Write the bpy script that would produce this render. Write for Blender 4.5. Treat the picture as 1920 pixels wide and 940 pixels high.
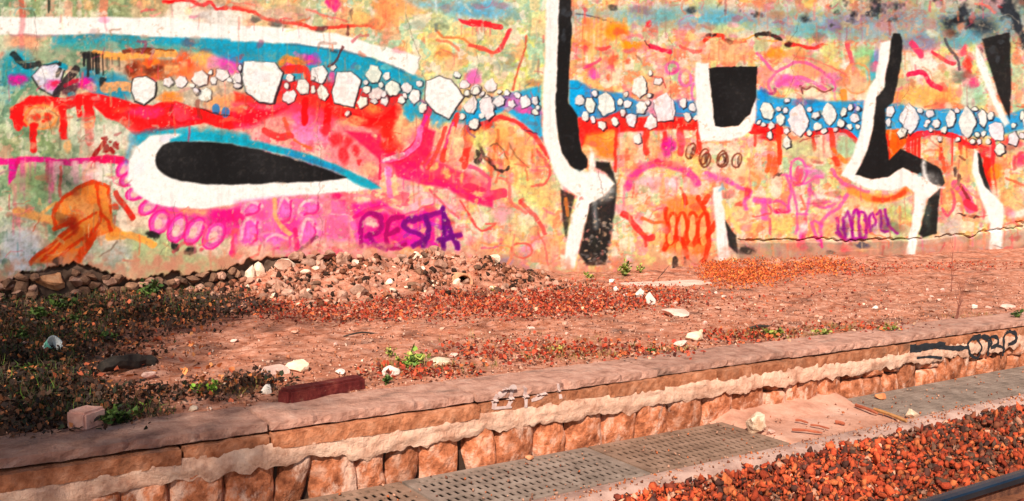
import bpy, bmesh, math, random
import numpy as np
from mathutils import Vector, Matrix, Euler, noise
from mathutils.bvhtree import BVHTree

random.seed(7); RNG = np.random.default_rng(7)
for o in list(bpy.data.objects): bpy.data.objects.remove(o)
SC = bpy.context.scene
COL = SC.collection
R_ = math.radians

# ------------------------------------------------------------------ camera
EYE = 1.4                                   # eye height above the platform dirt (m)
FPX, CX, CY = 1800.0, 960.0, 470.0          # focal length and centre in photo pixels (1920 wide)
def _basis():
    V = np.array([3600 - CX, 375 - CY, FPX]); V /= np.linalg.norm(V)     # where lines along the wall vanish
    hd = np.array([1, .022, 0.0]); hd /= np.linalg.norm(hd)              # slope of the horizon (camera roll)
    up = np.cross(V, hd); up /= np.linalg.norm(up)
    if up[1] > 0: up = -up
    n = np.cross(up, V)
    if n[2] < 0: n = -n
    return np.stack([V, n, up], 1)
RC = _basis()                               # camera coords (x right, y down, z forward) = RC @ world
def _ray(px, py): return RC.T @ np.array([px - CX, py - CY, FPX])
_r = _ray(1060, 517); DW = _r[1] * EYE / -_r[2]
CAM = np.array([0.0, -DW, EYE])             # the wall's face is the plane y = 0, x runs along it
def G(px, py, z=0.0):
    r = _ray(px, py); t = (z - EYE) / r[2]; q = CAM + r * t; return Vector(q)
def W(px, py, y=0.0):
    r = _ray(px, py); t = (y + DW) / r[1]; return Vector(CAM + r * t)
cd = bpy.data.cameras.new('camera'); cam = bpy.data.objects.new('camera', cd); COL.objects.link(cam)
cd.sensor_fit = 'HORIZONTAL'; cd.sensor_width = 36; cd.lens = 36 * FPX / 1920; cd.clip_end = 500; cd.clip_start = .05
ax = RC.T @ np.array([1, 0, 0]); ay = RC.T @ np.array([0, -1, 0]); az = RC.T @ np.array([0, 0, -1])
cam.matrix_world = Matrix(((ax[0], ay[0], az[0], CAM[0]), (ax[1], ay[1], az[1], CAM[1]), (ax[2], ay[2], az[2], CAM[2]), (0, 0, 0, 1)))
SC.camera = cam

# ------------------------------------------------------------------ sky, sun, exposure
SUN_EL, SUN_AZ = R_(40), R_(228)            # azimuth counter-clockwise from +x: the sun is behind the camera, to the left
sv = Vector((math.cos(SUN_EL) * math.cos(SUN_AZ), math.cos(SUN_EL) * math.sin(SUN_AZ), math.sin(SUN_EL)))
world = bpy.data.worlds.new('World'); SC.world = world; world.use_nodes = True
nt = world.node_tree; bg = nt.nodes['Background']
sky = nt.nodes.new('ShaderNodeTexSky'); sky.sky_type = 'NISHITA'; sky.sun_disc = False
sky.sun_elevation = SUN_EL; sky.sun_rotation = R_(90) - SUN_AZ
nt.links.new(sky.outputs[0], bg.inputs[0]); bg.inputs[1].default_value = 0.065
sl = bpy.data.lights.new('sun', 'SUN'); sl.energy = 4.8; sl.angle = R_(.6); sl.color = (1, .90, .78)
so = bpy.data.objects.new('sun', sl); COL.objects.link(so); so.rotation_euler = sv.to_track_quat('Z', 'Y').to_euler()
so.location = (0, -6, 12)
SC.view_settings.view_transform = 'Standard'; SC.view_settings.look = 'None'
SC.view_settings.gamma = 1; SC.view_settings.exposure = 0.55
SC.render.engine = 'CYCLES'

# ------------------------------------------------------------------ helpers
def lin(c):
    c = np.asarray(c, float) / 255.0
    return np.where(c <= .04045, c / 12.92, ((c + .055) / 1.055) ** 2.4)
def mat(name, c1, c2=None, c3=None, scale=4.0, rough=.9, bump=.3, bscale=40.0, metal=0.0, spec=.2, attr=None, rnd=0.0, detail=6):
    """procedural material: three colours mixed by noise, a bump, optional colour attribute and per-object variation"""
    m = bpy.data.materials.new(name); m.use_nodes = True
    n = m.node_tree.nodes; l = m.node_tree.links; b = n['Principled BSDF']
    b.inputs['Roughness'].default_value = rough; b.inputs['Metallic'].default_value = metal
    b.inputs['Specular IOR Level'].default_value = spec
    tc = n.new('ShaderNodeTexCoord'); geo = n.new('ShaderNodeNewGeometry')
    t = n.new('ShaderNodeTexNoise'); t.inputs['Scale'].default_value = scale; t.inputs['Detail'].default_value = detail; t.inputs['Roughness'].default_value = .65
    l.new(geo.outputs['Position'], t.inputs['Vector'])
    ramp = n.new('ShaderNodeValToRGB'); l.new(t.outputs['Fac'], ramp.inputs[0])
    cols = [c for c in (c1, c2, c3) if c is not None]
    if len(cols) == 1: cols = [tuple(x * .82 for x in c1), c1, tuple(min(1, x * 1.15) for x in c1)]
    el = ramp.color_ramp.elements
    while len(el) < len(cols): el.new(.5)
    for i, c in enumerate(cols):
        el[i].position = .32 + .36 * i / max(1, len(cols) - 1); el[i].color = (*c, 1)
    out = ramp.outputs[0]
    if attr:
        a = n.new('ShaderNodeAttribute'); a.attribute_name = attr
        mx = n.new('ShaderNodeMix'); mx.data_type = 'RGBA'; mx.blend_type = 'MULTIPLY'; mx.inputs[0].default_value = 1
        l.new(a.outputs['Color'], mx.inputs[6]); l.new(out, mx.inputs[7]); out = mx.outputs[2]
    if rnd:
        oi = n.new('ShaderNodeObjectInfo'); hs = n.new('ShaderNodeHueSaturation')
        mr = n.new('ShaderNodeMapRange'); mr.inputs[3].default_value = 1 - rnd; mr.inputs[4].default_value = 1 + rnd
        l.new(oi.outputs['Random'], mr.inputs[0]); l.new(mr.outputs[0], hs.inputs['Value']); l.new(out, hs.inputs['Color']); out = hs.outputs[0]
    l.new(out, b.inputs['Base Color'])
    if bump:
        t2 = n.new('ShaderNodeTexNoise'); t2.inputs['Scale'].default_value = bscale; t2.inputs['Detail'].default_value = 8; t2.inputs['Roughness'].default_value = .7
        l.new(geo.outputs['Position'], t2.inputs['Vector'])
        bp = n.new('ShaderNodeBump'); bp.inputs['Strength'].default_value = bump; bp.inputs['Distance'].default_value = .02
        l.new(t2.outputs['Fac'], bp.inputs['Height']); l.new(bp.outputs[0], b.inputs['Normal'])
    return m
def obj(name, verts, faces, m, parent=None, smooth=False, loc=None):
    me = bpy.data.meshes.new(name); me.from_pydata([tuple(v) for v in verts], [], [tuple(f) for f in faces]); me.update()
    if smooth: me.polygons.foreach_set('use_smooth', [True] * len(me.polygons))
    o = bpy.data.objects.new(name, me); COL.objects.link(o); o.parent = parent
    if m: me.materials.append(m)
    if loc is not None: o.location = loc
    return o
def bobj(name, bm, m, parent=None, smooth=False, loc=None):
    me = bpy.data.meshes.new(name); bm.to_mesh(me); bm.free()
    if smooth: me.polygons.foreach_set('use_smooth', [True] * len(me.polygons))
    o = bpy.data.objects.new(name, me); COL.objects.link(o); o.parent = parent
    if m: me.materials.append(m)
    if loc is not None: o.location = loc
    return o
def tag(o, label=None, cat=None, group=None, kind=None):
    if label: o['label'] = label
    if cat: o['category'] = cat
    if group: o['group'] = group
    if kind: o['kind'] = kind
    return o
def empty(name, loc, label, cat, group=None):
    o = bpy.data.objects.new(name, None); COL.objects.link(o); o.location = loc; o.empty_display_size = .1
    return tag(o, label, cat, group)
def fbm(p, s, o=3): return noise.fractal(Vector(p) * s, 1.0, 2.0, o)
def rock_bm(size, seed, sub=2, rough=.28, flat=False):
    bm = bmesh.new(); bmesh.ops.create_icosphere(bm, subdivisions=sub, radius=1)
    off = Vector((seed * 3.17, seed * 1.31, seed * 2.7)); rs = random.Random(seed)
    planes = [(Vector((rs.gauss(0, 1), rs.gauss(0, 1), rs.gauss(0, 1))).normalized(), rs.uniform(.5, .86)) for _ in range(12)]
    for v in bm.verts:
        p = v.co.copy()
        for nrm, d in planes:                       # chop facets off the ball
            k = p.dot(nrm)
            if k > d: p -= nrm * (k - d)
        p *= 1 + rough * .5 * noise.fractal(p * 1.6 + off, 1, 2, 3)
        v.co = Vector((p.x * size[0], p.y * size[1], p.z * size[2]))
    return bm
def vcol(me, cols, name='tint'):
    a = me.color_attributes.new(name, 'FLOAT_COLOR', 'POINT')
    c = np.ones((len(me.vertices), 4), np.float32); c[:, :3] = cols; a.data.foreach_set('color', c.ravel())
def scatter(name, templates, P, rot, scl, cols, m, parent=None, smooth=False):
    """many copies of small templates joined in one mesh; P (n,3), rot (n,3) euler, scl (n,) or (n,3), cols (n,3)"""
    n = len(P); P = np.asarray(P, float); rot = np.asarray(rot, float); scl = np.asarray(scl, float)
    if scl.ndim == 1: scl = np.repeat(scl[:, None], 3, 1)
    cx, sx = np.cos(rot[:, 0]), np.sin(rot[:, 0]); cy, sy = np.cos(rot[:, 1]), np.sin(rot[:, 1]); cz, sz = np.cos(rot[:, 2]), np.sin(rot[:, 2])
    M = np.empty((n, 3, 3))
    M[:, 0, 0] = cz * cy; M[:, 0, 1] = cz * sy * sx - sz * cx; M[:, 0, 2] = cz * sy * cx + sz * sx
    M[:, 1, 0] = sz * cy; M[:, 1, 1] = sz * sy * sx + cz * cx; M[:, 1, 2] = sz * sy * cx - cz * sx
    M[:, 2, 0] = -sy; M[:, 2, 1] = cy * sx; M[:, 2, 2] = cy * cx
    pick = RNG.integers(0, len(templates), n)
    VV, LT, LS, CC = [], [], [], []; base = 0
    for k, (tv, tf) in enumerate(templates):
        idx = np.where(pick == k)[0]
        if not len(idx): continue
        tv = np.asarray(tv, float)
        v = np.einsum('nij,nkj->nki', M[idx], tv[None] * scl[idx][:, None, :]) + P[idx][:, None, :]
        VV.append(v.reshape(-1, 3)); CC.append(np.repeat(np.asarray(cols)[idx], len(tv), 0))
        flat = np.concatenate([np.asarray(f) for f in tf]); sizes = np.array([len(f) for f in tf])
        offs = base + np.arange(len(idx)) * len(tv)
        LT.append((flat[None] + offs[:, None]).ravel()); LS.append(np.tile(sizes, len(idx))); base += len(idx) * len(tv)
    V = np.concatenate(VV); L = np.concatenate(LT); S = np.concatenate(LS)
    me = bpy.data.meshes.new(name); me.vertices.add(len(V)); me.vertices.foreach_set('co', V.astype(np.float32).ravel())
    me.loops.add(len(L)); me.loops.foreach_set('vertex_index', L.astype(np.int32))
    me.polygons.add(len(S)); me.polygons.foreach_set('loop_start', np.concatenate([[0], np.cumsum(S)[:-1]]).astype(np.int32))
    if smooth: me.polygons.foreach_set('use_smooth', np.ones(len(S), bool))
    me.update(calc_edges=True); vcol(me, np.concatenate(CC)); me.materials.append(m)
    o = bpy.data.objects.new(name, me); COL.objects.link(o); o.parent = parent
    return o
def rock_template(seed, sub=1):
    rs = random.Random(seed); bm = bmesh.new()                      # angular chip: hull of random points
    for _ in range(11):
        v = Vector((rs.gauss(0, 1), rs.gauss(0, 1), rs.gauss(0, 1))).normalized() * rs.uniform(.6, 1.25); bm.verts.new((v.x, v.y * .8, v.z * .62))
    r = bmesh.ops.convex_hull(bm, input=list(bm.verts)); bmesh.ops.delete(bm, geom=[g for g in r['geom_interior'] if isinstance(g, bmesh.types.BMVert)], context='VERTS'); bm.verts.index_update(); bm.verts.ensure_lookup_table()
    t = ([tuple(v.co) for v in bm.verts], [[v.index for v in f.verts] for f in bm.faces]); bm.free(); return t
def tube(pts, radii, seg=6):
    verts, faces = [], []
    pts = [Vector(p) for p in pts]
    for i, p in enumerate(pts):
        d = (pts[min(i + 1, len(pts) - 1)] - pts[max(i - 1, 0)]).normalized()
        a = d.orthogonal().normalized(); b = d.cross(a); r = radii[i] if hasattr(radii, '__len__') else radii
        for k in range(seg):
            t = 2 * math.pi * k / seg; verts.append(p + (a * math.cos(t) + b * math.sin(t)) * r)
    for i in range(len(pts) - 1):
        for k in range(seg):
            faces.append((i * seg + k, i * seg + (k + 1) % seg, (i + 1) * seg + (k + 1) % seg, (i + 1) * seg + k))
    faces.append(tuple(range(seg - 1, -1, -1))); faces.append(tuple((len(pts) - 1) * seg + k for k in range(seg)))
    return verts, faces
def merge(parts):
    V, F = [], []
    for v, f in parts:
        b = len(V); V += [tuple(x) for x in v]; F += [tuple(i + b for i in q) for q in f]
    return V, F

# ------------------------------------------------------------------ the mural, painted on a canvas that maps onto the wall
# canvas units are photo pixels; a fixed projective map ties them to (x, z) on the wall
X0, X1, Y0, Y1 = -320, 2320, -170, 650
CW, CH = X1 - X0, Y1 - Y0
def vnoise(w, h, cell, seed):
    r = np.random.default_rng(seed); gh, gw = int(h / cell) + 3, int(w / cell) + 3
    g = r.random((gh, gw)); ys = np.arange(h) / cell; xs = np.arange(w) / cell
    yi = ys.astype(int); xi = xs.astype(int); fy = ys - yi; fx = xs - xi
    fy = fy * fy * (3 - 2 * fy); fx = fx * fx * (3 - 2 * fx)
    a = g[yi][:, xi]; b = g[yi][:, xi + 1]; c = g[yi + 1][:, xi]; d = g[yi + 1][:, xi + 1]
    return (a * (1 - fx) + b * fx) * (1 - fy)[:, None] + (c * (1 - fx) + d * fx) * fy[:, None]
def fnoise(cell, seed, oct=4):
    out = 0; amp = 1; tot = 0
    for k in range(oct):
        out = out + amp * vnoise(CW, CH, max(1.5, cell / 2 ** k), seed + k); tot += amp; amp *= .55
    return out / tot
YY, XX = np.mgrid[Y0:Y1, X0:X1].astype(np.float32)
N1 = fnoise(90, 1); N2 = fnoise(40, 11); N3 = fnoise(14, 21, 3); NF = fnoise(5, 31, 2)
WX = (fnoise(26, 41, 3) - .5) * 9 + (fnoise(6, 51, 2) - .5) * 3.0; WY = (fnoise(26, 61, 3) - .5) * 9 + (fnoise(6, 71, 2) - .5) * 3.0   # hand wobble
XWp, YWp = XX + WX, YY + WY
# ground colours: anchors blended with noise
ANCH = [(40, 15, 150,168,126),(180, 20, 160,170,130),(300, 10, 190,170,130),(420, 10, 215,185,150),(520, 15, 205,165,135),(620, 20, 225,180,140),(330, 28, 245,238,225),
 (430, 35, 235,225,215),(720, 15, 245,190,130),(790, 45, 238,215,140),(850, 15, 170,200,200),(960, 10, 130,185,205),(900, 60, 226,228,150),(980, 80, 228,232,150),(960, 130, 220,225,135),
 (830, 100, 240,225,150),(760, 60, 240,220,150),(870, 130, 222,226,140),(1010, 60, 215,230,185),(60, 85, 235,180,140),(110, 95, 225,215,185),(150, 110, 135,155,130),(220, 120, 130,150,125),
 (40, 130, 70,150,170),(90, 190, 150,180,160),(150, 240, 232,228,205),(230, 245, 235,230,215),(70, 270, 150,170,125),(120, 275, 190,195,160),(210, 280, 225,225,205),
 (60, 340, 150,165,125),(110, 360, 165,175,140),(160, 330, 245,225,210),(190, 350, 250,235,215),(60, 420, 160,170,140),(40, 470, 225,230,240),(120, 440, 200,195,170),
 (230, 420, 250,230,205),(260, 470, 205,205,165),(320, 500, 190,195,150),(380, 480, 205,205,160),(470, 470, 240,220,190),(330, 390, 250,225,195),(430, 400, 250,190,170),
 (560, 260, 250,190,170),(640, 300, 250,170,160),(700, 330, 250,200,160),(770, 340, 250,215,160),(740, 390, 250,205,165),(830, 350, 250,220,170),(850, 420, 245,215,165),
 (900, 290, 235,220,140),(960, 330, 240,220,150),(980, 400, 245,225,150),(930, 460, 245,190,150),(1000, 470, 240,180,140),(880, 400, 245,205,150),(950, 260, 250,190,120),(1030, 430, 245,205,150),
 (700, 470, 245,180,150),(800, 480, 235,170,130),
 (1090, 60, 250,205,140),(1140, 90, 250,195,120),(1200, 110, 250,205,140),(1260, 80, 245,215,150),(1290, 130, 250,205,150),(1110, 150, 250,205,140),(1230, 40, 170,195,190),(1330, 45, 150,195,205),
 (1270, 30, 145,180,195),(1390, 60, 225,225,160),(1460, 60, 200,215,170),(1530, 70, 200,205,160),(1600, 80, 190,215,180),(1360, 105, 250,200,145),(1460, 120, 250,190,140),(1540, 110, 250,210,150),
 (1590, 150, 250,215,170),(1480, 170, 252,225,175),(1560, 90, 225,225,160),(1630, 110, 130,195,175),(1620, 200, 250,215,170),
 (1170, 300, 250,205,145),(1240, 340, 250,205,150),(1300, 300, 252,205,140),(1200, 420, 248,205,150),(1280, 470, 240,175,140),(1160, 470, 248,200,145),(1400, 300, 250,205,150),(1460, 260, 205,205,150),
 (1530, 260, 225,215,150),(1590, 270, 190,210,165),(1430, 350, 250,210,170),(1400, 420, 250,215,140),(1470, 430, 250,210,135),(1550, 350, 250,200,150),(1640, 400, 225,225,160),(1690, 420, 190,205,150),(1700, 380, 235,225,170),
 (1600, 330, 250,195,150),(1720, 150, 250,235,215),(1760, 130, 235,225,170),(1700, 180, 250,195,120),(1770, 180, 250,190,120),(1800, 120, 225,225,160),(1830, 180, 190,220,185),
 (1780, 290, 250,200,130),(1800, 350, 250,185,130),(1760, 400, 235,200,150),(1900, 150, 190,215,170),(1900, 330, 245,200,130),(1890, 290, 200,190,160),(1880, 390, 245,205,150),
 (-80, 60, 160,170,130),(-80, 220, 230,215,185),(-90, 420, 190,190,150),(-230, 150, 240,205,150),(-230, 380, 220,200,160),(2020, 120, 230,210,150),(2020, 350, 245,200,140),(2180, 200, 190,205,160),(2180, 380, 245,200,150),
 (200,-90,175,170,140),(700,-90,200,180,150),(1200,-90,90,105,115),(1800,-90,60,62,66)]
def background():
    q = 4; xs = XWp[::q, ::q] + (N1[::q, ::q] - .5) * 70; ys = YWp[::q, ::q] + (N2[::q, ::q] - .5) * 60
    num = np.zeros(xs.shape + (3,)); den = np.zeros(xs.shape)
    for a in ANCH:
        w = 1 / (((xs - a[0]) ** 2 + (ys - a[1]) ** 2) / 900 + .35) ** 2.2
        num += w[..., None] * np.array(a[2:]); den += w
    c = num / den[..., None]
    c = np.repeat(np.repeat(c, q, 0), q, 1)[:CH, :CW]
    k = np.ones(5) / 5
    for ax_ in (0, 1): c = np.apply_along_axis(lambda v: np.convolve(np.pad(v, 2, 'edge'), k, 'valid'), ax_, c)
    return c
CAN = background().astype(np.float32)
CAN *= (1 + (N3 - .5) * .16 + (NF - .5) * .10)[..., None]
def mottle():
    """older layers showing through: hard-edged patches of other paints, partly run down the wall"""
    wl = np.clip((330 - XX) / 120, 0, 1); wm = np.clip((XX - 420) / 80, 0, 1) * np.clip((1040 - XX) / 20, 0, 1) * np.clip((200 - YY) / 60, 0, 1); wr = np.clip((XX - 700) / 200, 0, 1) * (1 - wm); wp = np.clip((XX - 420) / 90, 0, 1) * np.clip((900 - XX) / 90, 0, 1) * np.clip((YY - 220) / 40, 0, 1)
    L = [((150, 176, 140), 44, .54, .7, wl), ((232, 226, 204), 34, .55, .75, wl), ((110, 140, 112), 22, .57, .6, wl), ((236, 190, 160), 30, .58, .7, wl), ((214, 224, 190), 16, .58, .6, wl),
         ((236, 238, 176), 40, .53, .7, wm), ((176, 216, 196), 30, .545, .75, wm), ((250, 226, 170), 24, .55, .7, wm), ((246, 190, 150), 30, .58, .6, wm), ((170, 190, 160), 16, .59, .6, wm), ((250, 240, 220), 20, .58, .7, wm),
         ((253, 230, 190), 44, .52, .75, wr), ((250, 186, 128), 34, .53, .7, wr), ((228, 234, 160), 40, .535, .7, wr), ((168, 214, 196), 26, .58, .6, wr), ((250, 170, 150), 26, .57, .45, wr), ((252, 214, 140), 24, .55, .6, wr), ((244, 140, 110), 18, .585, .65, wr), ((196, 214, 176), 30, .59, .7, wr), ((252, 240, 220), 16, .58, .7, wr), ((246, 150, 170), 20, .61, .5, wr),
         ((250, 170, 190), 30, .53, .6, wp), ((252, 222, 200), 24, .55, .7, wp), ((240, 90, 120), 20, .58, .6, wp)]
    for q, (c, cell, thr, a, w) in enumerate(L):
        nz = fnoise(cell, 200 + q * 7, 4); sh = int(cell * .5); run = np.maximum(nz, np.roll(nz, sh, 0) * .985) if q % 2 else nz
        m = (np.clip((run - thr) * 22, 0, 1) * a * w)[..., None]
        CAN[:] = CAN * (1 - m) + np.array(c, np.float32) * m
mottle()
def box(x0, y0, x1, y1):
    return slice(max(0, int(y0) - Y0), min(CH, int(y1) - Y0 + 1)), slice(max(0, int(x0) - X0), min(CW, int(x1) - X0 + 1))
def lay(sl_, mask, col, alpha=1.0):
    mask = np.clip(mask, 0, 1) * alpha
    CAN[sl_] = CAN[sl_] * (1 - mask[..., None]) + np.asarray(col, np.float32) * mask[..., None]
def grain(sl_, amt): return 1 - amt + amt * np.clip((NF[sl_] - .28) * 3.2, 0, 1)
def spline(pts, n=6, closed=False):
    P = [np.array(p, float) for p in pts]; out = []
    m = len(P)
    for i in range(m if closed else m - 1):
        a, b, c, d = [P[(i + k) % m] if closed else P[min(max(i + k, 0), m - 1)] for k in (-1, 0, 1, 2)]
        for k in range(n):
            t = k / n
            out.append(.5 * ((2 * b) + (c - a) * t + (2 * a - 5 * b + 4 * c - d) * t * t + (3 * b - a - 3 * c + d) * t ** 3))
    if not closed: out.append(P[-1])
    return out
ZO = (0, 0)                                  # offset of the measuring window; window units are pixels * 3.1333
def zp(p): return (ZO[0] + p[0] / 3.1333, ZO[1] + p[1] / 3.1333)
def stroke(pts, w, col, alpha=1.0, soft=1.0, g=.22, curve=True, warp=.9):
    pts = [zp(p) for p in pts]; w = w / 3.1333
    if curve and len(pts) > 2: pts = spline(pts, 5)
    pts = np.array(pts); r = w / 2; pad = r + soft * 2 + 8
    s = box(pts[:, 0].min() - pad, pts[:, 1].min() - pad, pts[:, 0].max() + pad, pts[:, 1].max() + pad)
    x = XX[s] + WX[s] * warp; y = YY[s] + WY[s] * warp
    if x.size == 0: return
    d = np.full(x.shape, 1e9, np.float32)
    for (ax_, ay_), (bx_, by_) in zip(pts[:-1], pts[1:]):
        vx, vy = bx_ - ax_, by_ - ay_; L = vx * vx + vy * vy + 1e-9
        t = np.clip(((x - ax_) * vx + (y - ay_) * vy) / L, 0, 1)
        d = np.minimum(d, np.hypot(x - ax_ - t * vx, y - ay_ - t * vy))
    lay(s, (r - d) / (soft * 2) + .5, col, alpha * grain(s, g))
def poly(pts, col, alpha=1.0, soft=1.0, g=.08, curve=False, warp=.5):
    pts = [zp(p) for p in pts]
    if curve: pts = spline(pts, 5, True)
    P = np.array(pts); pad = soft * 2 + 8
    s = box(P[:, 0].min() - pad, P[:, 1].min() - pad, P[:, 0].max() + pad, P[:, 1].max() + pad)
    x = XX[s] + WX[s] * warp; y = YY[s] + WY[s] * warp
    if x.size == 0: return
    d = np.full(x.shape, 1e9, np.float32); ins = np.zeros(x.shape, bool)
    Q = np.roll(P, -1, 0)
    for (ax_, ay_), (bx_, by_) in zip(P, Q):
        vx, vy = bx_ - ax_, by_ - ay_; L = vx * vx + vy * vy + 1e-9
        t = np.clip(((x - ax_) * vx + (y - ay_) * vy) / L, 0, 1)
        d = np.minimum(d, np.hypot(x - ax_ - t * vx, y - ay_ - t * vy))
        if by_ != ay_: ins ^= ((ay_ > y) != (by_ > y)) & (x < vx * (y - ay_) / (by_ - ay_) + ax_)
    sd = np.where(ins, d, -d)
    lay(s, sd / (soft * 2) + .5, col, alpha * grain(s, g))
def blob(c, r, col, alpha=.8, power=1.0, g=.3, hard=.72):
    cx_, cy_ = zp(c); rx, ry = (r if hasattr(r, '__len__') else (r, r)); rx /= 3.1333; ry /= 3.1333
    s = box(cx_ - rx * 1.5 - 8, cy_ - ry * 1.5 - 8, cx_ + rx * 1.5 + 8, cy_ + ry * 1.5 + 8)
    if XX[s].size == 0: return
    d = np.hypot((XX[s] + WX[s] * 1.6 - cx_) / rx, (YY[s] + WY[s] * 1.6 - cy_) / ry)
    lay(s, (1.25 - d) / (1.3 - hard), col, alpha * grain(s, g))
def drips(x0, x1, y, n, lmin, lmax, w, col, seed=0, alpha=.9):
    r = random.Random(seed)
    for k in range(n):
        x = r.uniform(x0, x1); stroke([(x, y), (x + r.uniform(-3, 3), y + r.uniform(lmin, lmax))], w * r.uniform(.5, 1.2), col, alpha, 1.0, .1, False, .25)
def ring(c, r, w, col, rot=0, alpha=.9):
    a = [(c[0] + r[0] * math.cos(t) * math.cos(rot) - r[1] * math.sin(t) * math.sin(rot), c[1] + r[0] * math.cos(t) * math.sin(rot) + r[1] * math.sin(t) * math.cos(rot)) for t in np.linspace(0, 2 * math.pi, 14)]
    stroke(a, w, col, alpha, 1.0, .15, False, .5)
def ellf(c, r, col, rot=0, alpha=.9):
    a = [(c[0] + r[0] * math.cos(t) * math.cos(rot) - r[1] * math.sin(t) * math.sin(rot), c[1] + r[0] * math.cos(t) * math.sin(rot) + r[1] * math.sin(t) * math.cos(rot)) for t in np.linspace(0, 2 * math.pi, 14)[:-1]]
    poly(a, col, alpha, 1.0, .1)
WHT = (253, 252, 248); BLK = (22, 21, 22); RED = (232, 28, 32); CRI = (228, 30, 84); MAG = (232, 62, 168); PNK = (246, 150, 196); TEA = (34, 152, 178); BLU = (38, 164, 218)
ORG = (250, 140, 60); DOR = (222, 74, 28); PEA = (252, 200, 140); CRM = (250, 228, 190); BRN = (96, 40, 26); PUR = (150, 24, 150); GRN = (140, 168, 122)
def pebble(x, y, rx, ry, kind=0, tint=WHT):
    r = random.Random(int(x * 7 + y * 13 + ZO[0])); n = 4 if kind == 2 else r.choice((5, 6, 6, 7)); ph = r.uniform(0, 1) if kind != 2 else math.pi / 2
    pts = []
    for k in range(n):
        t = ph + 2 * math.pi * k / n; q = 1 if kind == 2 else r.uniform(.86, 1.18); pts.append((x + rx * q * math.cos(t), y + ry * q * math.sin(t)))
    if kind == 2: pts = [p for i, p in enumerate(pts) for p in (p, ((p[0] + pts[(i + 1) % 4][0]) / 2 * 1.0 + (((p[0] + pts[(i + 1) % 4][0]) / 2) - x) * .22, (p[1] + pts[(i + 1) % 4][1]) / 2 + (((p[1] + pts[(i + 1) % 4][1]) / 2) - y) * .22))]
    sm = max(3.2, min(rx, ry) * .12)
    e = lambda k, dx, dy: [(x + (p[0] - x) * (1 + k / rx) + dx, y + (p[1] - y) * (1 + k / ry) + dy) for p in pts]
    _o = r.uniform(3.5, 8); poly(e(_o, r.uniform(.5, 4.5), r.uniform(0, 4)), (30, 24, 36), r.uniform(.75, .97), .9, .5, rx < 16, .9)
    tint = tuple(np.array(tint) - np.array([r.uniform(0, 10), r.uniform(0, 14), r.uniform(0, 14)])); poly(e(0, -1.5, -1.5), tint, 1, .9, .1, rx < 16, .9)

# --- window A: upper left
ZO = (0, 0)
blob((140, 250), (110, 60), (236, 176, 140), .8); blob((350, 290), (70, 60), (226, 220, 196), .8); blob((520, 20), (40, 30), PEA, .7); blob((830, 20), (60, 35), PEA, .7)
drips(280, 300, 0, 2, 60, 100, 12, (60, 70, 60), 3); stroke([(130, 0), (130, 110)], 34, (190, 100, 80), .8); stroke([(610, 0), (612, 100)], 40, (226, 150, 120), .8)
for y, c in ((210, (24, 128, 160)), (245, (30, 148, 176)), (275, (60, 150, 150))): stroke([(330, y + 6), (600, y - 2), (1000, y + 14), (1504, y + 36)], 44, c, .8, 6, .5)
blob((300, 330), (150, 60), (134, 156, 128), .7); stroke([(60, 208), (330, 208)], 14, (176, 130, 150), .7, 3)
poly([(55, 100), (640, 100), (1000, 105), (1200, 140), (1400, 150), (1520, 162), (1520, 242), (1100, 225), (900, 214), (600, 196), (350, 205), (-400, 200), (-900, 190), (-900, 110)], WHT, 1, 2.0, .04)
stroke([(130, 90), (128, 190), (125, 300)], 30, (226, 130, 130), .5, 2); stroke([(615, 100), (630, 180)], 14, (240, 180, 180), .7); blob((610, 120), (45, 20), PNK, .5)
blob((1200, 100), (60, 25), (110, 110, 120), .5); blob((1300, 95), (140, 60), (246, 242, 236), .8)
stroke([(960, 10), (1000, 15), (1100, 5), (1180, 30), (1230, 20), (1270, 60), (1330, 45)], 20, (214, 54, 54), .9); poly([(950, 0), (1090, 0), (1000, 22)], RED, .9)
stroke([(1330, 40), (1504, 70)], 14, (226, 110, 110), .7); stroke([(1330, 10), (1504, 30)], 10, (216, 110, 100), .6)
blob((100, 400), (110, 110), TEA, .9, hard=.7); poly([(240, 390), (330, 350), (400, 390), (380, 420)], (40, 156, 180), .9)
blob((660, 520), (130, 90), (40, 140, 176), .9, hard=.75); blob((520, 450), (60, 50), (40, 130, 170), .8)
stroke([(560, 310), (640, 325), (720, 335), (860, 320), (1020, 315)], 42, (250, 180, 100), .95); stroke([(730, 305), (800, 295), (900, 310)], 26, (110, 40, 24), .9); stroke([(860, 295), (1020, 300)], 8, (90, 40, 20), .8)
poly([(740, 350), (1030, 350), (1060, 420), (960, 470), (760, 470)], (190, 90, 50), .85, 3, .3); blob((780, 410), (50, 40), BRN, .8); blob((900, 400), (60, 25), (90, 32, 22), .8); blob((890, 360), (50, 25), ORG, .9)
blob((1080, 370), (60, 70), (224, 90, 50), .9); blob((1010, 400), (45, 30), PEA, .8); blob((1080, 390), (26, 34), (250, 190, 150), .9); blob((1190, 340), (80, 40), (246, 190, 110), .9)
blob((1150, 430), (130, 60), (236, 110, 60), .7); blob((1360, 370), (80, 60), (224, 80, 180), .9, hard=.7); blob((1260, 360), (40, 40), PNK, .7)
blob((525, 320), (40, 26), BLK, .95, hard=.8); drips(495, 610, 320, 9, 40, 130, 14, BLK, 5); drips(620, 720, 340, 8, 20, 80, 10, (70, 70, 60), 6, .5)
stroke([(75, 320), (120, 360), (160, 385), (230, 380)], 36, BLK, .92)
stroke([(620, 510), (760, 510)], 60, (242, 176, 120), .95); blob((600, 475), 20, BLK, .9, hard=.8); stroke([(650, 520), (650, 560)], 16, (80, 150, 150), .8); stroke([(705, 530), (708, 565)], 24, (40, 140, 170), .9)
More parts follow.
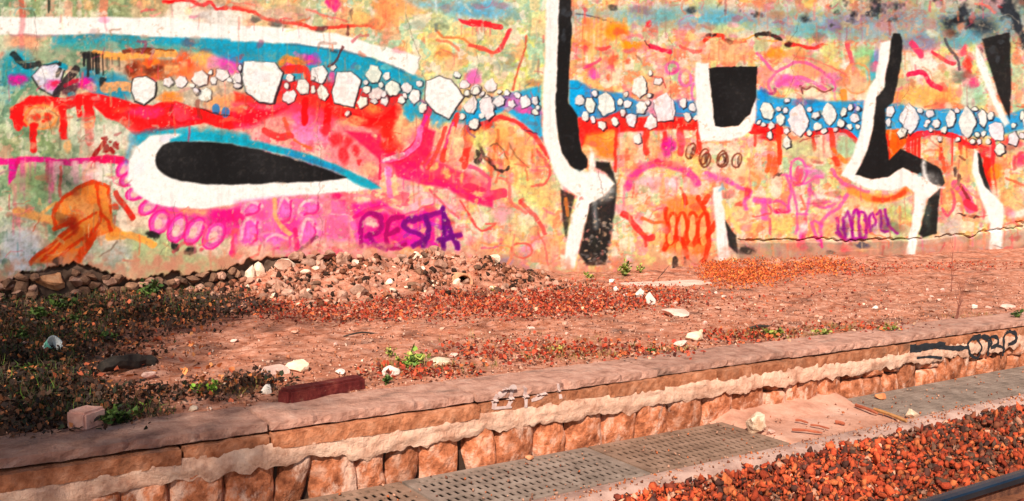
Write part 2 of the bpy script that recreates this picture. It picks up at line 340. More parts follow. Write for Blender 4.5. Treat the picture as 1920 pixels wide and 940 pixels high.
# red band and drips
poly([(60, 640), (180, 560), (380, 575), (520, 540), (620, 558), (780, 605), (900, 622), (960, 600), (1040, 600), (1180, 640), (1300, 650), (1520, 600), (1520, 725), (1350, 762), (1200, 722), (1000, 760), (860, 792), (800, 802), (700, 722), (620, 690), (540, 610), (400, 640), (380, 660), (180, 640), (160, 750), (60, 700)], RED, .97, 1.4, .12)
blob((850, 660), (110, 36), (240, 70, 130), .8); blob((720, 650), (60, 20), (246, 120, 80), .5); blob((1060, 670), (60, 60), (240, 90, 110), .8); stroke([(1010, 620), (1010, 680), (1060, 720), (1120, 700)], 18, (180, 20, 30), .8); blob((1000, 575), (70, 40), ORG, .9)
blob((1310, 610), (90, 50), (246, 176, 120), .9); blob((1400, 640), (50, 30), (250, 170, 120), .8)
for x, y in ((1270, 640), (1325, 660)): ellf((x, y), (24, 32), (60, 130, 190))
stroke([(1180, 640), (1260, 660), (1350, 680)], 8, BLK, .8); stroke([(1160, 600), (1170, 690)], 30, (120, 50, 40), .6)
blob((270, 690), (120, 70), (250, 186, 130), .95, hard=.8); blob((120, 640), (60, 20), (250, 186, 130), .9)
for c, r in (((205, 690), 24), ((280, 690), 26), ((180, 630), 14), ((250, 715), 12), ((205, 740), 14)): blob(c, r, (206, 54, 40), .9, hard=.8)
ring((240, 690), (95, 70), 12, (250, 160, 90))
for x, a, b, w in ((370, 600, 800, 42), (525, 590, 835, 52), (195, 740, 885, 40), (470, 590, 670, 34), (110, 640, 740, 60)): stroke([(x, a), (x, b)], w, (226, 34, 34), .97, 1.2, .08, False)
blob((600, 800), (190, 90), (234, 230, 210), .75); blob((430, 700), (50, 40), (226, 226, 200), .8); blob((400, 860), (24, 40), (250, 190, 130), .8); blob((520, 720), (26, 40), (250, 190, 140), .9); blob((468, 705), 10, (50, 50, 90), .9)
for c, r in (((615, 810), 16), ((645, 840), 11), ((690, 850), 20), ((625, 888), (20, 26)), ((662, 890), (18, 24))): blob(c, r, (140, 26, 26), .95, hard=.9)
stroke([(612, 840), (560, 910)], 28, (150, 26, 26), .95)
stroke([(780, 800), (830, 850), (800, 930)], 50, (90, 150, 180), .6, 4)
# painted big stone at the far left
poly([(180, 450), (240, 385), (330, 365), (385, 400), (345, 545), (312, 572), (228, 525)], BLK, .9, 1.2, .15); poly([(188, 445), (245, 392), (325, 375), (372, 405), (335, 535), (308, 560), (236, 515)], (226, 222, 240), 1, 1.5)
blob((250, 430), (40, 26), WHT, .8); blob((310, 500), (50, 40), (214, 80, 150), .8); blob((320, 490), (26, 20), (200, 40, 70), .8); blob((370, 400), (26, 16), TEA, .9); blob((350, 378), 14, BLK, .9, hard=.8)
stroke([(330, 555), (385, 480), (450, 410)], 42, (34, 26, 30), .93); stroke([(330, 440), (350, 410)], 24, BLK, .9); blob((110, 465), (55, 36), (226, 40, 150), .9, hard=.7); blob((500, 490), (60, 34), (226, 40, 150), .95, hard=.7)
blob((420, 520), (50, 40), (70, 40, 50), .9); blob((425, 548), 18, TEA, .9, hard=.8); stroke([(380, 500), (450, 470)], 22, (190, 30, 60), .9); stroke([(80, 600), (130, 530)], 24, (110, 150, 120), .9)
# --- window B
ZO = (440, 0)
stroke([(0, 40), (120, 80), (200, 120), (400, 150), (520, 165), (760, 150), (850, 165), (880, 130), (878, 20)], 22, (222, 70, 60), .92); stroke([(0, 20), (100, 60)], 14, (230, 140, 110), .7); stroke([(420, 60), (660, 130)], 10, (236, 120, 110), .8)
for c in ((130, 125), (250, 150), (510, 165)): blob(c, (34, 22), (60, 60, 66), .7)
blob((300, 90), (140, 60), (206, 160, 140), .6); blob((570, 30), (48, 38), (240, 60, 130), .95, hard=.85); blob((690, 90), (12, 30), (90, 70, 70), .8); blob((740, 110), (60, 46), (246, 200, 130), .8); stroke([(870, 0), (900, 130), (870, 270)], 46, (246, 150, 120), .6, 3); drips(830, 1010, 40, 8, 60, 180, 26, (250, 160, 110), 9, .5)
blob((980, 40), (150, 60), (248, 180, 120), .8); blob((840, 130), (60, 40), (246, 190, 130), .8)
poly([(1000, 0), (1504, 0), (1504, 110), (1320, 100), (1180, 60), (1080, 50)], (126, 186, 208), .8, 8, .4); poly([(1310, 110), (1400, 130), (1504, 130), (1504, 165), (1400, 160), (1330, 140)], (226, 50, 70), .95); drips(1330, 1500, 150, 8, 20, 70, 10, (240, 130, 120), 10, .6)
stroke([(1190, 240), (1260, 250), (1310, 300)], 18, (240, 130, 100), .8); stroke([(1180, 180), (1230, 220), (1320, 220), (1400, 275), (1504, 300)], 14, (224, 120, 70), .8); blob((1220, 310), (50, 40), (250, 200, 120), .8)
stroke([(665, 160), (665, 210)], 16, (90, 50, 50), .8); blob((1180, 170), (16, 26), (100, 110, 110), .7); blob((1060, 160), (90, 24), (130, 160, 150), .4)
poly([(-200, 280), (300, 250), (600, 285), (800, 335), (1000, 415), (1060, 438), (1120, 480), (1100, 600), (1330, 640), (1520, 700), (1520, 750), (1300, 720), (1100, 700), (960, 640), (860, 640), (560, 560), (330, 560), (60, 540), (40, 380), (-100, 330)], (38, 150, 184), .9, 4, .3)
poly([(-500, 225), (-100, 232), (300, 250), (600, 285), (800, 335), (1000, 415), (980, 470), (760, 430), (540, 350), (300, 310), (-60, 285), (-500, 250)], (34, 160, 194), .85, 5, .4)
poly([(-20, 158), (200, 160), (450, 182), (600, 200), (800, 258), (1000, 300), (1085, 340), (1080, 400), (1055, 440), (1000, 418), (800, 340), (600, 292), (300, 255), (-20, 242)], WHT, 1, 2.0, .03)
stroke([(300, 262), (600, 298), (800, 346), (1000, 424)], 8, (60, 60, 80), .6, 2); stroke([(630, 285), (600, 350), (550, 390)], 14, (90, 40, 40), .85); stroke([(560, 300), (600, 310)], 10, (60, 50, 60), .7)
blob((445, 350), (58, 34), (226, 70, 176), .95, hard=.7); blob((330, 370), (80, 36), (248, 150, 60), .95, hard=.8); blob((330, 400), (50, 20), (226, 70, 170), .8); stroke([(280, 420), (400, 410), (430, 470)], 50, (232, 60, 40), .9)
poly([(230, 470), (560, 480), (760, 520), (1000, 560), (960, 740), (930, 840), (700, 720), (500, 690), (250, 640), (0, 600), (0, 540), (230, 600)], (232, 44, 40), .9, 3, .2)
blob((570, 460), (20, 40), (240, 90, 150), .8)
# red and pink under the pebbles
poly([(-20, 600), (200, 610), (330, 600), (500, 640), (600, 700), (560, 800), (330, 760), (160, 740), (0, 760)], (240, 80, 110), .9, 5, .25); poly([(0, 640), (230, 650), (330, 620), (180, 720), (0, 735)], (228, 26, 50), .9, 4)
blob((30, 640), (50, 26), (250, 150, 110), .9); blob((270, 740), (110, 60), (250, 190, 170), .8); blob((430, 780), (110, 60), (248, 150, 200), .85); blob((400, 700), (60, 40), (240, 120, 180), .8)
stroke([(180, 770), (260, 810), (330, 800)], 40, (226, 60, 60), .9); stroke([(290, 700), (320, 790)], 26, (236, 90, 60), .8); stroke([(350, 820), (450, 870)], 16, (240, 110, 60), .8)
for x, a, b, w in ((415, 590, 722, 36), (545, 560, 790, 42)): stroke([(x, a), (x, b)], w, RED, .97, 1.2, .06, False)
stroke([(660, 680), (760, 720), (880, 720), (950, 650)], 60, RED, .95); poly([(820, 720), (940, 700), (950, 820), (880, 800), (820, 760)], (232, 50, 40), .9, 2); blob((820, 650), (50, 30), (246, 150, 90), .9); blob((690, 720), (80, 30), (250, 180, 130), .8)
blob((1000, 700), (60, 100), (250, 210, 160), .9); blob((1025, 660), (38, 56), (40, 170, 214), .95, hard=.7); poly([(1150, 670), (1250, 690), (1200, 760), (1160, 740)], (90, 180, 216), .8, 4)
for p, w, c in (([(1140, 650), (1110, 760), (1060, 860), (960, 930)], 46, (236, 60, 90)), ([(1130, 690), (1080, 800)], 20, MAG), ([(1310, 680), (1270, 800), (1220, 940)], 40, (232, 60, 50)), ([(1290, 720), (1240, 860)], 18, (236, 80, 150)), ([(1400, 780), (1370, 880), (1340, 950)], 34, (234, 80, 60)), ([(1504, 730), (1430, 780), (1390, 760)], 30, (230, 70, 50))): stroke(p, w, c, .93)
blob((1200, 800), (40, 70), (250, 216, 170), .8); blob((1320, 840), (30, 80), (248, 222, 170), .9); blob((1450, 820), (50, 40), (226, 224, 150), .8)
# --- window C / right of the first bar
ZO = (880, 0)
blob((100, 60), (160, 50), (110, 180, 214), .8); blob((60, 40), (40, 20), (190, 110, 110), .5); blob((180, 40), (40, 20), (180, 110, 120), .5)
stroke([(0, 130), (100, 150), (180, 160)], 34, (228, 52, 60), .95); stroke([(235, 180), (190, 270), (140, 310), (80, 280), (0, 272)], 22, (232, 90, 80), .92); stroke([(240, 180), (180, 290)], 26, (232, 70, 80), .9)
for c, r in (((235, 330), (26, 30)), ((330, 235), (16, 16)), ((210, 380), (70, 30)), ((360, 145), (12, 12)), ((370, 370), (20, 50))): blob(c, r, (120, 150, 140), .55)
stroke([(342, 215), (290, 370), (258, 530)], 13, (206, 90, 70), .85)
blob((20, 450), (50, 50), (236, 110, 190), .8)
poly([(-20, 600), (200, 560), (420, 500), (420, 700), (430, 830), (400, 800), (330, 740), (210, 650), (100, 700), (-20, 760)], (46, 166, 216), .93, 3, .2); blob((260, 600), (90, 50), (240, 110, 170), .7); blob((340, 650), (80, 22), (240, 100, 170), .9)
stroke([(-10, 770), (90, 730), (180, 690), (270, 720), (340, 765), (420, 850), (460, 930)], 26, (226, 60, 60), .93); stroke([(330, 760), (390, 790)], 8, (40, 30, 60), .8)
poly([(595, 60), (595, 120), (800, 110), (950, 150), (1250, 170), (1504, 200), (1504, 40), (1200, 30)], (128, 172, 190), .75, 9, .5)
for c, r, k in (((850, 45), (30, 20), (30, 30, 34)), ((1300, 55), (40, 26), (26, 26, 30)), ((1000, 70), (60, 20), (150, 120, 130)), ((1150, 90), (90, 30), (120, 180, 180)), ((1400, 120), (90, 30), (110, 190, 210))): blob(c, r, k, .7)
stroke([(620, 80), (740, 105), (830, 130)], 8, (60, 40, 50), .7); drips(640, 950, 110, 16, 60, 300, 14, (250, 176, 100), 20, .5)
for c, r, k in (((860, 180), (70, 50), (250, 150, 30)), ((950, 265), (60, 26), (250, 150, 30)), ((1043, 132), (18, 26), (226, 50, 60)), ((690, 285), (20, 26), (234, 60, 90)), ((710, 400), (40, 20), (240, 120, 120)), ((735, 430), (34, 30), (240, 90, 180)), ((860, 355), (30, 36), (234, 80, 60)), ((930, 365), (14, 18), (234, 90, 60)), ((825, 450), (14, 18), (236, 100, 60)), ((690, 140), (30, 30), (246, 150, 100)), ((910, 215), (16, 14), (250, 225, 200))): blob(c, r, k, .85)
stroke([(750, 285), (790, 290), (830, 275)], 20, (234, 60, 80), .9); stroke([(680, 405), (740, 370), (770, 345)], 20, (238, 80, 130), .9); stroke([(1060, 265), (1110, 280), (1180, 308)], 28, (228, 40, 80), .93); stroke([(1030, 240), (1060, 270)], 8, (60, 40, 40), .8); stroke([(980, 330), (1010, 370)], 14, (120, 80, 60), .6)
ring((1190, 400), (38, 36), 18, (240, 120, 180)); ring((1270, 460), (34, 46), 18, (240, 130, 190)); ring((1325, 540), (24, 50), 16, (240, 130, 190)); blob((1210, 420), 20, (236, 80, 160), .7)
stroke([(1240, 250), (1290, 340)], 8, (190, 170, 110), .7); blob((1110, 500), (60, 60), (252, 210, 180), .8); stroke([(1070, 450), (1130, 460), (1150, 520)], 10, (190, 60, 70), .8)
blob((800, 250), (100, 200), (250, 180, 100), .25)
poly([(588, 478), (640, 478), (760, 530), (900, 545), (1000, 600), (1360, 590), (1360, 700), (1000, 690), (700, 695), (650, 690), (590, 610)], (52, 140, 200), .92, 3, .2); poly([(588, 478), (640, 478), (680, 540), (640, 690), (590, 610)], (26, 172, 226), .95, 2); blob((1080, 640), (90, 60), (246, 190, 190), .9)
poly([(638, 685), (760, 700), (900, 650), (960, 690), (1360, 690), (1365, 770), (1200, 760), (860, 780), (700, 800), (660, 880), (640, 800)], (230, 40, 36), .95, 2, .15)
poly([(690, 790), (850, 760), (860, 940), (660, 900)], (246, 140, 60), .9, 4, .3); blob((820, 790), (36, 40), (250, 190, 100), .8); blob((700, 900), (50, 40), (252, 220, 170), .8)
for x, a, b, w in ((1040, 750, 890, 40), (860, 760, 1000, 20), (1240, 750, 900, 40), (1150, 780, 860, 30), (925, 880, 940, 20), (1345, 740, 900, 30)): stroke([(x, a), (x, b)], w, (226, 60, 46), .9, 1.4, .1, False)
blob((1165, 860), (36, 70), (232, 50, 160), .9); blob((1240, 840), (24, 70), (240, 110, 150), .7); blob((940, 870), (50, 90), (250, 206, 150), .7); blob((1080, 850), (30, 60), (250, 206, 150), .8)
# --- window D upper right
ZO = (1320, 0)
poly([(0, 60), (0, 150), (240, 170), (700, 210), (1100, 250), (1600, 250), (1800, 230), (1880, 130), (1880, 60)], (120, 160, 178), .8, 14, .6)
for c, r, k in (((120, 110), (130, 50), (110, 190, 214)), ((620, 180), (120, 46), (110, 180, 190)), ((900, 210), (120, 40), (150, 170, 175)), ((760, 150), (60, 30), (150, 120, 160)), ((1060, 160), (60, 50), (206, 150, 150)), ((430, 90), (50, 30), (190, 140, 110)), ((880, 110), (90, 30), (170, 150, 170)), ((1250, 260), (130, 50), (120, 130, 160)), ((1480, 250), (80, 40), (90, 160, 180)), ((1580, 210), (50, 50), (100, 170, 190)), ((120, 170), (110, 36), (220, 226, 160)), ((1320, 150), (40, 40), (190, 150, 140)), ((1510, 130), (26, 46), (210, 130, 90))): blob(c, r, k, .7)
def soot():
    top = np.interp(np.arange(X0, X1), [X0, 600, 1000, 1300, 1560, 1760, 1900, X1], [-280, -200, -110, -50, -24, 8, 46, 40])
    m = (top[None, :] - YY) / 90 + (N2 - .5) * 3.2 + (N3 - .5) * 1.6 - .1
    m = np.clip(m * 1.6 + .1, 0, .96)[..., None]
    CAN[:] = CAN * (1 - m) + np.array([25, 25, 29], np.float32) * m
    m2 = np.clip((top[None, :] + 46 - YY) / 60 + (N1 - .5) * 1.2, 0, .5)[..., None]
    CAN[:] = CAN * (1 - m2 * .5) + np.array([96, 112, 128], np.float32) * m2 * .5
soot()
_r2 = random.Random(4)
for c, r in (((600, 110), (30, 22)), ((1430, 140), (60, 46)), ((1640, 150), (90, 60)), ((1700, 260), (70, 60)), ((1460, 190), (40, 24))): blob(c, r, (26, 26, 30), .85, hard=.3)
stroke([(0, 240), (50, 205), (110, 210), (130, 245), (240, 250)], 24, (230, 60, 44), .93); stroke([(10, 210), (70, 200)], 16, BLK, .9); blob((160, 242), (26, 16), (40, 20, 20), .9); stroke([(230, 250), (300, 205), (350, 240), (450, 240)], 10, (250, 170, 80), .9)
stroke([(312, 205), (350, 192), (400, 205), (455, 238)], 22, (30, 22, 20), .93, warp=1.4); stroke([(490, 258), (560, 272), (640, 285), (700, 265)], 22, (230, 50, 50), .93); blob((500, 258), (16, 16), BLK, .8)
for c, r, k in (((430, 315), (70, 28), (250, 150, 50)), ((350, 260), (40, 40), (190, 190, 150)), ((540, 320), (60, 34), (250, 180, 120)), ((150, 300), (140, 60), (250, 200, 150)), ((830, 370), (34, 34), (254, 240, 230)), ((950, 340), (80, 70), (150, 206, 150)), ((1000, 390), (40, 80), (60, 176, 200)), ((1010, 340), (24, 60), (170, 150, 210)), ((880, 480), (90, 70), (250, 200, 160)), ((740, 300), (60, 50), (226, 226, 150)), ((640, 410), (120, 50), (250, 170, 130)), ((500, 480), (90, 40), (240, 110, 190)), ((370, 450), (40, 60), (250, 170, 160)), ((740, 460), (60, 40), (240, 130, 190)), ((640, 560), (140, 26), (250, 236, 206))): blob(c, r, k, .85)
stroke([(320, 310), (370, 370), (420, 420), (560, 360), (680, 410), (770, 500), (760, 530)], 18, (238, 110, 170), .85); stroke([(420, 420), (380, 480), (400, 550), (330, 520)], 20, (238, 120, 170), .8); stroke([(440, 500), (540, 450), (620, 470), (700, 520)], 24, (238, 110, 180), .8); stroke([(420, 520), (410, 550), (340, 540)], 16, (170, 60, 120), .8)
stroke([(570, 500), (600, 520), (640, 510), (700, 540), (750, 520)], 12, (110, 50, 50), .8); stroke([(580, 520), (580, 550)], 10, (80, 40, 40), .8); stroke([(820, 540), (820, 610)], 46, (250, 150, 60), .85); stroke([(848, 265), (862, 320), (880, 370)], 26, (232, 80, 100), .85)
ring((900, 460), (80, 90), 10, (246, 170, 120)); stroke([(520, 330), (640, 350), (760, 400), (840, 440)], 12, (240, 110, 110), .6)
poly([(308, 530), (420, 570), (560, 590), (690, 600), (940, 590), (920, 830), (860, 790), (760, 770), (620, 790), (440, 730), (300, 730)], (46, 160, 220), .93, 3, .15); blob((640, 600), (70, 24), (30, 160, 220), .9); blob((350, 560), (40, 40), (40, 150, 216), .9)
stroke([(280, 765), (360, 760), (440, 770)], 60, RED, .95); blob((390, 810), (60, 30), RED, .9); stroke([(600, 790), (740, 770), (840, 780), (915, 845)], 30, (228, 40, 40), .95); stroke([(440, 740), (440, 960)], 30, (232, 70, 40), .95, curve=False); stroke([(640, 790), (645, 885)], 24, (226, 50, 40), .95, curve=False); stroke([(745, 780), (760, 860), (780, 960)], 36, (230, 70, 50), .9); stroke([(305, 780), (300, 860)], 20, (226, 60, 50), .8, curve=False)
blob((850, 870), (70, 60), (170, 206, 170), .8); blob((540, 870), (80, 50), (206, 196, 150), .6); stroke([(760, 880), (830, 950)], 24, (246, 140, 60), .8)
# right of the leaning bar
for c, r, k in (((1290, 400), (110, 80), (254, 244, 232)), ((1420, 460), (80, 60), (236, 226, 180)), ((1250, 560), (140, 60), (250, 190, 110)), ((1450, 560), (110, 50), (250, 186, 110)), ((1590, 570), (70, 80), (170, 216, 190)), ((1500, 440), (40, 40), (150, 160, 140)), ((1560, 600), (40, 60), (226, 236, 214))): blob(c, r, k, .8)
stroke([(1205, 435), (1270, 430), (1320, 480), (1385, 520)], 30, (226, 40, 84), .95); stroke([(1225, 250), (1275, 325)], 34, (232, 70, 110), .9); stroke([(1340, 310), (1400, 350), (1470, 372)], 22, (220, 60, 80), .9); blob((1550, 385), (30, 46), (232, 70, 60), .9, hard=.75); blob((1585, 490), (28, 34), (232, 80, 130), .9, hard=.75); blob((1520, 300), (20, 36), (230, 90, 110), .8); stroke([(1410, 230), (1440, 290), (1490, 350), (1500, 400)], 18, (70, 60, 70), .8); blob((1500, 450), (40, 36), (120, 120, 110), .7); blob((1430, 430), (16, 16), (170, 180, 110), .7)
poly([(1050, 615), (1140, 608), (1300, 650), (1420, 640), (1600, 650), (1740, 690), (1880, 640), (1880, 760), (1700, 800), (1300, 790), (1060, 770)], (50, 160, 220), .92, 3, .2)
stroke([(1100, 870), (1190, 815), (1300, 790), (1450, 792), (1550, 850), (1620, 850)], 34, (230, 36, 40), .95); poly([(1062, 765), (1140, 755), (1210, 815), (1130, 900), (1095, 945)], (246, 110, 30), .97, 2); stroke([(1070, 800), (1085, 940)], 24, (232, 50, 30), .9); drips(1190, 1560, 810, 12, 60, 220, 16, (228, 60, 50), 31, .9); stroke([(1700, 820), (1700, 960)], 26, (228, 50, 60), .9, curve=False)
blob((1640, 880), (40, 40), (200, 40, 50), .8); blob((1800, 840), (60, 40), (230, 50, 60), .8); blob((1840, 340), (30, 40), (240, 130, 100), .8); blob((1850, 450), (30, 110), (200, 200, 160), .6); blob((1850, 580), (24, 40), (240, 150, 110), .6); blob((1400, 870), (40, 60), (250, 190, 120), .7)
# --- window E lower left
ZO = (0, 240)
stroke([(-400, 200), (50, 195), (250, 185), (400, 205), (560, 190), (700, 195)], 34, (230, 40, 140), .95); poly([(50, 200), (110, 190), (90, 290), (50, 330)], (226, 40, 150), .95); stroke([(550, 190), (700, 190), (760, 220)], 46, (222, 28, 90), .95)
drips(110, 320, 200, 12, 60, 260, 18, (240, 130, 170), 40, .6); drips(320, 620, 210, 14, 40, 160, 30, (250, 205, 205), 41, .7); stroke([(275, 200), (280, 310)], 20, (200, 60, 110), .8); stroke([(360, 230), (355, 400)], 16, (226, 90, 80), .7); stroke([(85, 330), (90, 480)], 20, (236, 160, 160), .8); drips(80, 130, 480, 4, 60, 200, 16, (240, 150, 160), 42, .7)
blob((210, 290), (90, 60), (132, 164, 112), .6); blob((190, 400), (120, 60), (136, 164, 124), .7); blob((110, 310), (40, 50), (150, 170, 130), .6)
stroke([(100, 490), (170, 505), (250, 530), (310, 545)], 50, (250, 180, 110), .9, 2.5); stroke([(250, 500), (330, 440)], 22, (250, 180, 110), .8)
blob((130, 680), (120, 80), (236, 236, 244), .85); blob((100, 715), 30, (246, 246, 255), .9); blob((620, 280), (60, 60), (254, 240, 226), .8); blob((700, 640), (90, 120), (246, 222, 196), .7); blob((900, 700), (170, 110), (186, 196, 150), .85); blob((1160, 760), (200, 90), (190, 198, 156), .85); blob((700, 760), (90, 90), (206, 206, 200), .8); blob((850, 530), (90, 60), (252, 230, 200), .9); blob((1250, 720), (120, 50), (250, 226, 206), .8)
poly([(320, 590), (315, 480), (390, 395), (540, 322), (640, 350), (655, 440), (665, 560), (740, 620), (680, 640), (590, 600), (480, 620), (420, 570)], (252, 150, 74), .95, 1.6); poly([(175, 795), (420, 580), (560, 590), (660, 620), (560, 640), (480, 800)], (250, 130, 60), .93, 2); blob((450, 440), (70, 50), (252, 176, 110), .9); blob((500, 500), (50, 50), (252, 190, 130), .7)
for p, w in (([(330, 590), (316, 500), (390, 395), (540, 322), (640, 352)], 24), ([(570, 330), (580, 440), (590, 520), (560, 600), (420, 700), (350, 770)], 20), ([(320, 590), (420, 580), (180, 790)], 26), ([(590, 500), (640, 560), (660, 630)], 22), ([(560, 610), (500, 720), (450, 790)], 44), ([(640, 360), (650, 500)], 14), ([(430, 590), (560, 500)], 16), ([(430, 620), (250, 780)], 18)): stroke(p, w, (212, 66, 24), .9)
blob((400, 550), (60, 40), (150, 40, 20), .85); blob((440, 590), (30, 40), (150, 40, 24), .7); blob((675, 450), (24, 24), (206, 66, 40), .9); stroke([(685, 385), (730, 450), (780, 525)], 36, (196, 44, 32), .95)
stroke([(640, 640), (760, 630), (900, 690)], 40, (252, 176, 90), .9); stroke([(690, 660), (660, 700), (590, 760)], 10, (110, 90, 70), .6)
# magenta field with the chain of ovals
poly([(920, 420), (1300, 480), (1520, 440), (1520, 620), (1350, 640), (1000, 600), (880, 480)], (226, 50, 150), .8, 5, .3); blob((1130, 480), (90, 30), (250, 190, 130), .8); blob((1350, 520), (120, 40), (222, 30, 130), .9); blob((1460, 500), (50, 50), (250, 170, 140), .8)
for (c, r, a) in (((722, 240), (34, 52), .6), ((755, 300), (56, 38), -.5), ((800, 385), (62, 38), -.4), ((870, 462), (64, 40), -.7), ((935, 552), (54, 78), .5), ((1040, 592), (52, 86), .45), ((1140, 605), (50, 90), .5), ((1258, 632), (58, 92), .6)):
    ellf(c, r, (236, 90, 180), a, .9); ellf((c[0] + 8, c[1] - 4), (r[0] * .62, r[1] * .66), (248, 190, 205), a, .9); ellf((c[0] - 6, c[1] + 10), (r[0] * .4, r[1] * .44), (246, 214, 190), a, .8); ring(c, r, 12, (230, 50, 140), a)
stroke([(1420, 540), (1400, 640), (1360, 740)], 40, (232, 50, 130), .9); blob((1480, 640), (60, 60), (240, 110, 190), .8); blob((1430, 690), (50, 50), (250, 200, 190), .8)
for c, r in (((890, 632), (38, 24)), ((1020, 695), (22, 24)), ((1110, 722), (32, 22)), ((345, 790), (34, 24))): blob(c, r, (24, 22, 22), .97, hard=.9)
stroke([(1020, 720), (1020, 780)], 14, (130, 130, 120), .7); blob((1180, 720), 16, (220, 60, 90), .9)
# the long eye: teal lid, white surround, black centre
ZO = (440, 240)
stroke([(-560, 60), (-460, 36), (-300, 22), (-100, 30), (60, 68)], 56, (36, 160, 186), .9, 5, .3); stroke([(-600, 80), (-640, 200)], 30, (70, 150, 190), .6, 4)
poly([(-340, 30), (-500, 45), (-575, 110), (-625, 200), (-630, 300), (-590, 380), (-490, 440), (-340, 472), (-140, 472), (60, 432), (300, 408), (560, 385), (700, 372), (860, 352), (650, 285), (450, 230), (0, 150), (-200, 60)], WHT, 1, 2.2, .03)
blob((-400, 60), (50, 20), (226, 222, 240), .7); blob((-560, 230), (30, 40), (240, 236, 244), .6)
poly([(-380, 70), (-300, 30), (-200, 22), (0, 55), (200, 95), (450, 155), (650, 240), (800, 310), (862, 352), (800, 366), (700, 320), (600, 262), (440, 204), (220, 142), (0, 100), (-200, 75), (-380, 84)], (26, 164, 190), .97, 2.5, .15)
poly([(-380, 85), (-190, 80), (60, 112), (220, 150), (450, 215), (600, 270), (652, 297), (450, 316), (200, 326), (0, 333), (-190, 330), (-360, 300), (-440, 250), (-466, 200), (-442, 130)], BLK, 1, 1.6, .02, True)
poly([(300, 130), (500, 190), (640, 250), (600, 262), (440, 204), (300, 165)], (60, 130, 190), .6, 5)
# --- window F: pinks above and below the point of the eye, RESTA
poly([(560, 0), (860, 0), (870, 160), (830, 290), (640, 220), (520, 160)], (248, 150, 150), .7, 6, .3); blob((520, 40), (60, 60), (248, 160, 190), .8); blob((790, 240), (60, 40), (236, 200, 150), .6)
for c, r in (((600, 70), (44, 46)), ((670, 90), (30, 40)), ((640, 160), (34, 50)), ((715, 140), (20, 30)), ((725, 200), (14, 20)), ((540, 10), (30, 30))): blob(c, r, (230, 50, 60), .9, hard=.7)
poly([(650, 20), (740, 30), (860, 40), (880, 120), (1000, 140), (1080, 60), (1100, 0), (1180, 20), (1150, 160), (1080, 240), (940, 220), (870, 200), (780, 130)], (234, 40, 90), .93, 2.5, .2); blob((930, 100), (70, 40), (236, 50, 40), .9); blob((815, 55), (24, 18), (252, 210, 170), .95); blob((980, 40), (50, 60), (250, 200, 150), .8)
poly([(930, 220), (1060, 190), (1120, 260), (1300, 330), (1450, 370), (1520, 400), (1520, 470), (1400, 440), (1250, 360), (1080, 330), (960, 290)], (236, 40, 110), .93, 2.5, .2); poly([(1080, 150), (1250, 220), (1504, 330), (1504, 400), (1280, 340), (1120, 270)], (240, 70, 110), .9, 3)
for c, r in (((1250, 270), (26, 34)), ((1420, 320), (22, 24)), ((1340, 290), (16, 30)), ((1180, 230), (20, 30)), ((1440, 380), (30, 14))): blob(c, r, (250, 200, 130), .9)
stroke([(1240, 0), (1190, 130), (1140, 230)], 26, (236, 80, 70), .9); stroke([(1370, 0), (1350, 230)], 34, (236, 70, 60), .9); stroke([(1290, 0), (1250, 180)], 24, (250, 216, 170), .9); stroke([(1440, 90), (1470, 160), (1500, 200)], 20, (60, 40, 40), .8, warp=1.5); blob((1420, 180), (26, 40), (150, 130, 110), .6)
stroke([(1090, 0), (1075, 90), (1010, 150), (880, 190)], 34, (246, 140, 190), .9); stroke([(880, 185), (990, 150)], 22, (253, 226, 226), .95); stroke([(860, 180), (858, 300)], 14, (236, 40, 90), .9); stroke([(905, 240), (912, 400)], 32, (246, 140, 200), .9); stroke([(890, 240), (895, 300)], 10, (240, 230, 250), .8)
blob((1060, 370), (60, 24), (206, 190, 210), .5); stroke([(620, 420), (760, 400), (900, 470), (1000, 500)], 20, (246, 150, 160), .8); stroke([(1000, 490), (1180, 425), (1320, 525)], 34, (248, 190, 200), .95); stroke([(1000, 510), (1170, 450)], 10, (236, 80, 150), .8); stroke([(1150, 370), (1250, 470), (1320, 530)], 14, (240, 90, 110), .8); stroke([(1330, 430), (1400, 540), (1450, 600), (1504, 590)], 10, (214, 60, 60), .85)
blob((600, 400), (36, 20), (226, 40, 110), .9); blob((640, 440), (20, 20), (226, 50, 110), .7)
poly([(0, 430), (230, 410), (550, 400), (660, 450), (680, 660), (480, 650), (340, 740), (0, 700)], (240, 110, 180), .8, 6, .35); blob((20, 520), (50, 60), (226, 40, 120), .8); blob((320, 560), (60, 80), (230, 60, 150), .7); blob((600, 540), (60, 110), (244, 130, 170), .8); blob((510, 560), (24, 40), (250, 190, 190), .8); blob((540, 470), (30, 60), (250, 170, 160), .7)
for c, r, a in (((290, 480), (52, 76), -.3), ((440, 470), (70, 40), -.4), ((90, 610), (60, 90), .5), ((250, 670), (100, 44), .4), ((430, 610), (52, 82), .5), ((100, 470), (60, 40), -.2)):
    ellf(c, r, (240, 110, 195), a, .7); ring(c, r, 16, (250, 190, 200), a, .5); stroke([(c[0] - r[0] * .9, c[1] + r[1] * .5), (c[0] - r[0] * .2, c[1] - r[1] * .9), (c[0] + r[0], c[1] - r[1] * .3)], 18, (253, 220, 214), .75); stroke([(c[0] + r[0] * .7, c[1] - r[1] * .6), (c[0] + r[0] * .6, c[1] + r[1] * .5), (c[0] - r[0] * .4, c[1] + r[1])], 16, (228, 40, 130), .8); ellf((c[0] + 8, c[1] + 8), (r[0] * .5, r[1] * .5), (242, 140, 205), a, .8)
stroke([(230, 420), (250, 540), (320, 620)], 26, (250, 190, 130), .9); blob((120, 730), (120, 50), (250, 216, 190), .9); stroke([(480, 640), (340, 740)], 20, (60, 50, 46), .5); stroke([(350, 600), (360, 700)], 30, (232, 40, 110), .85)
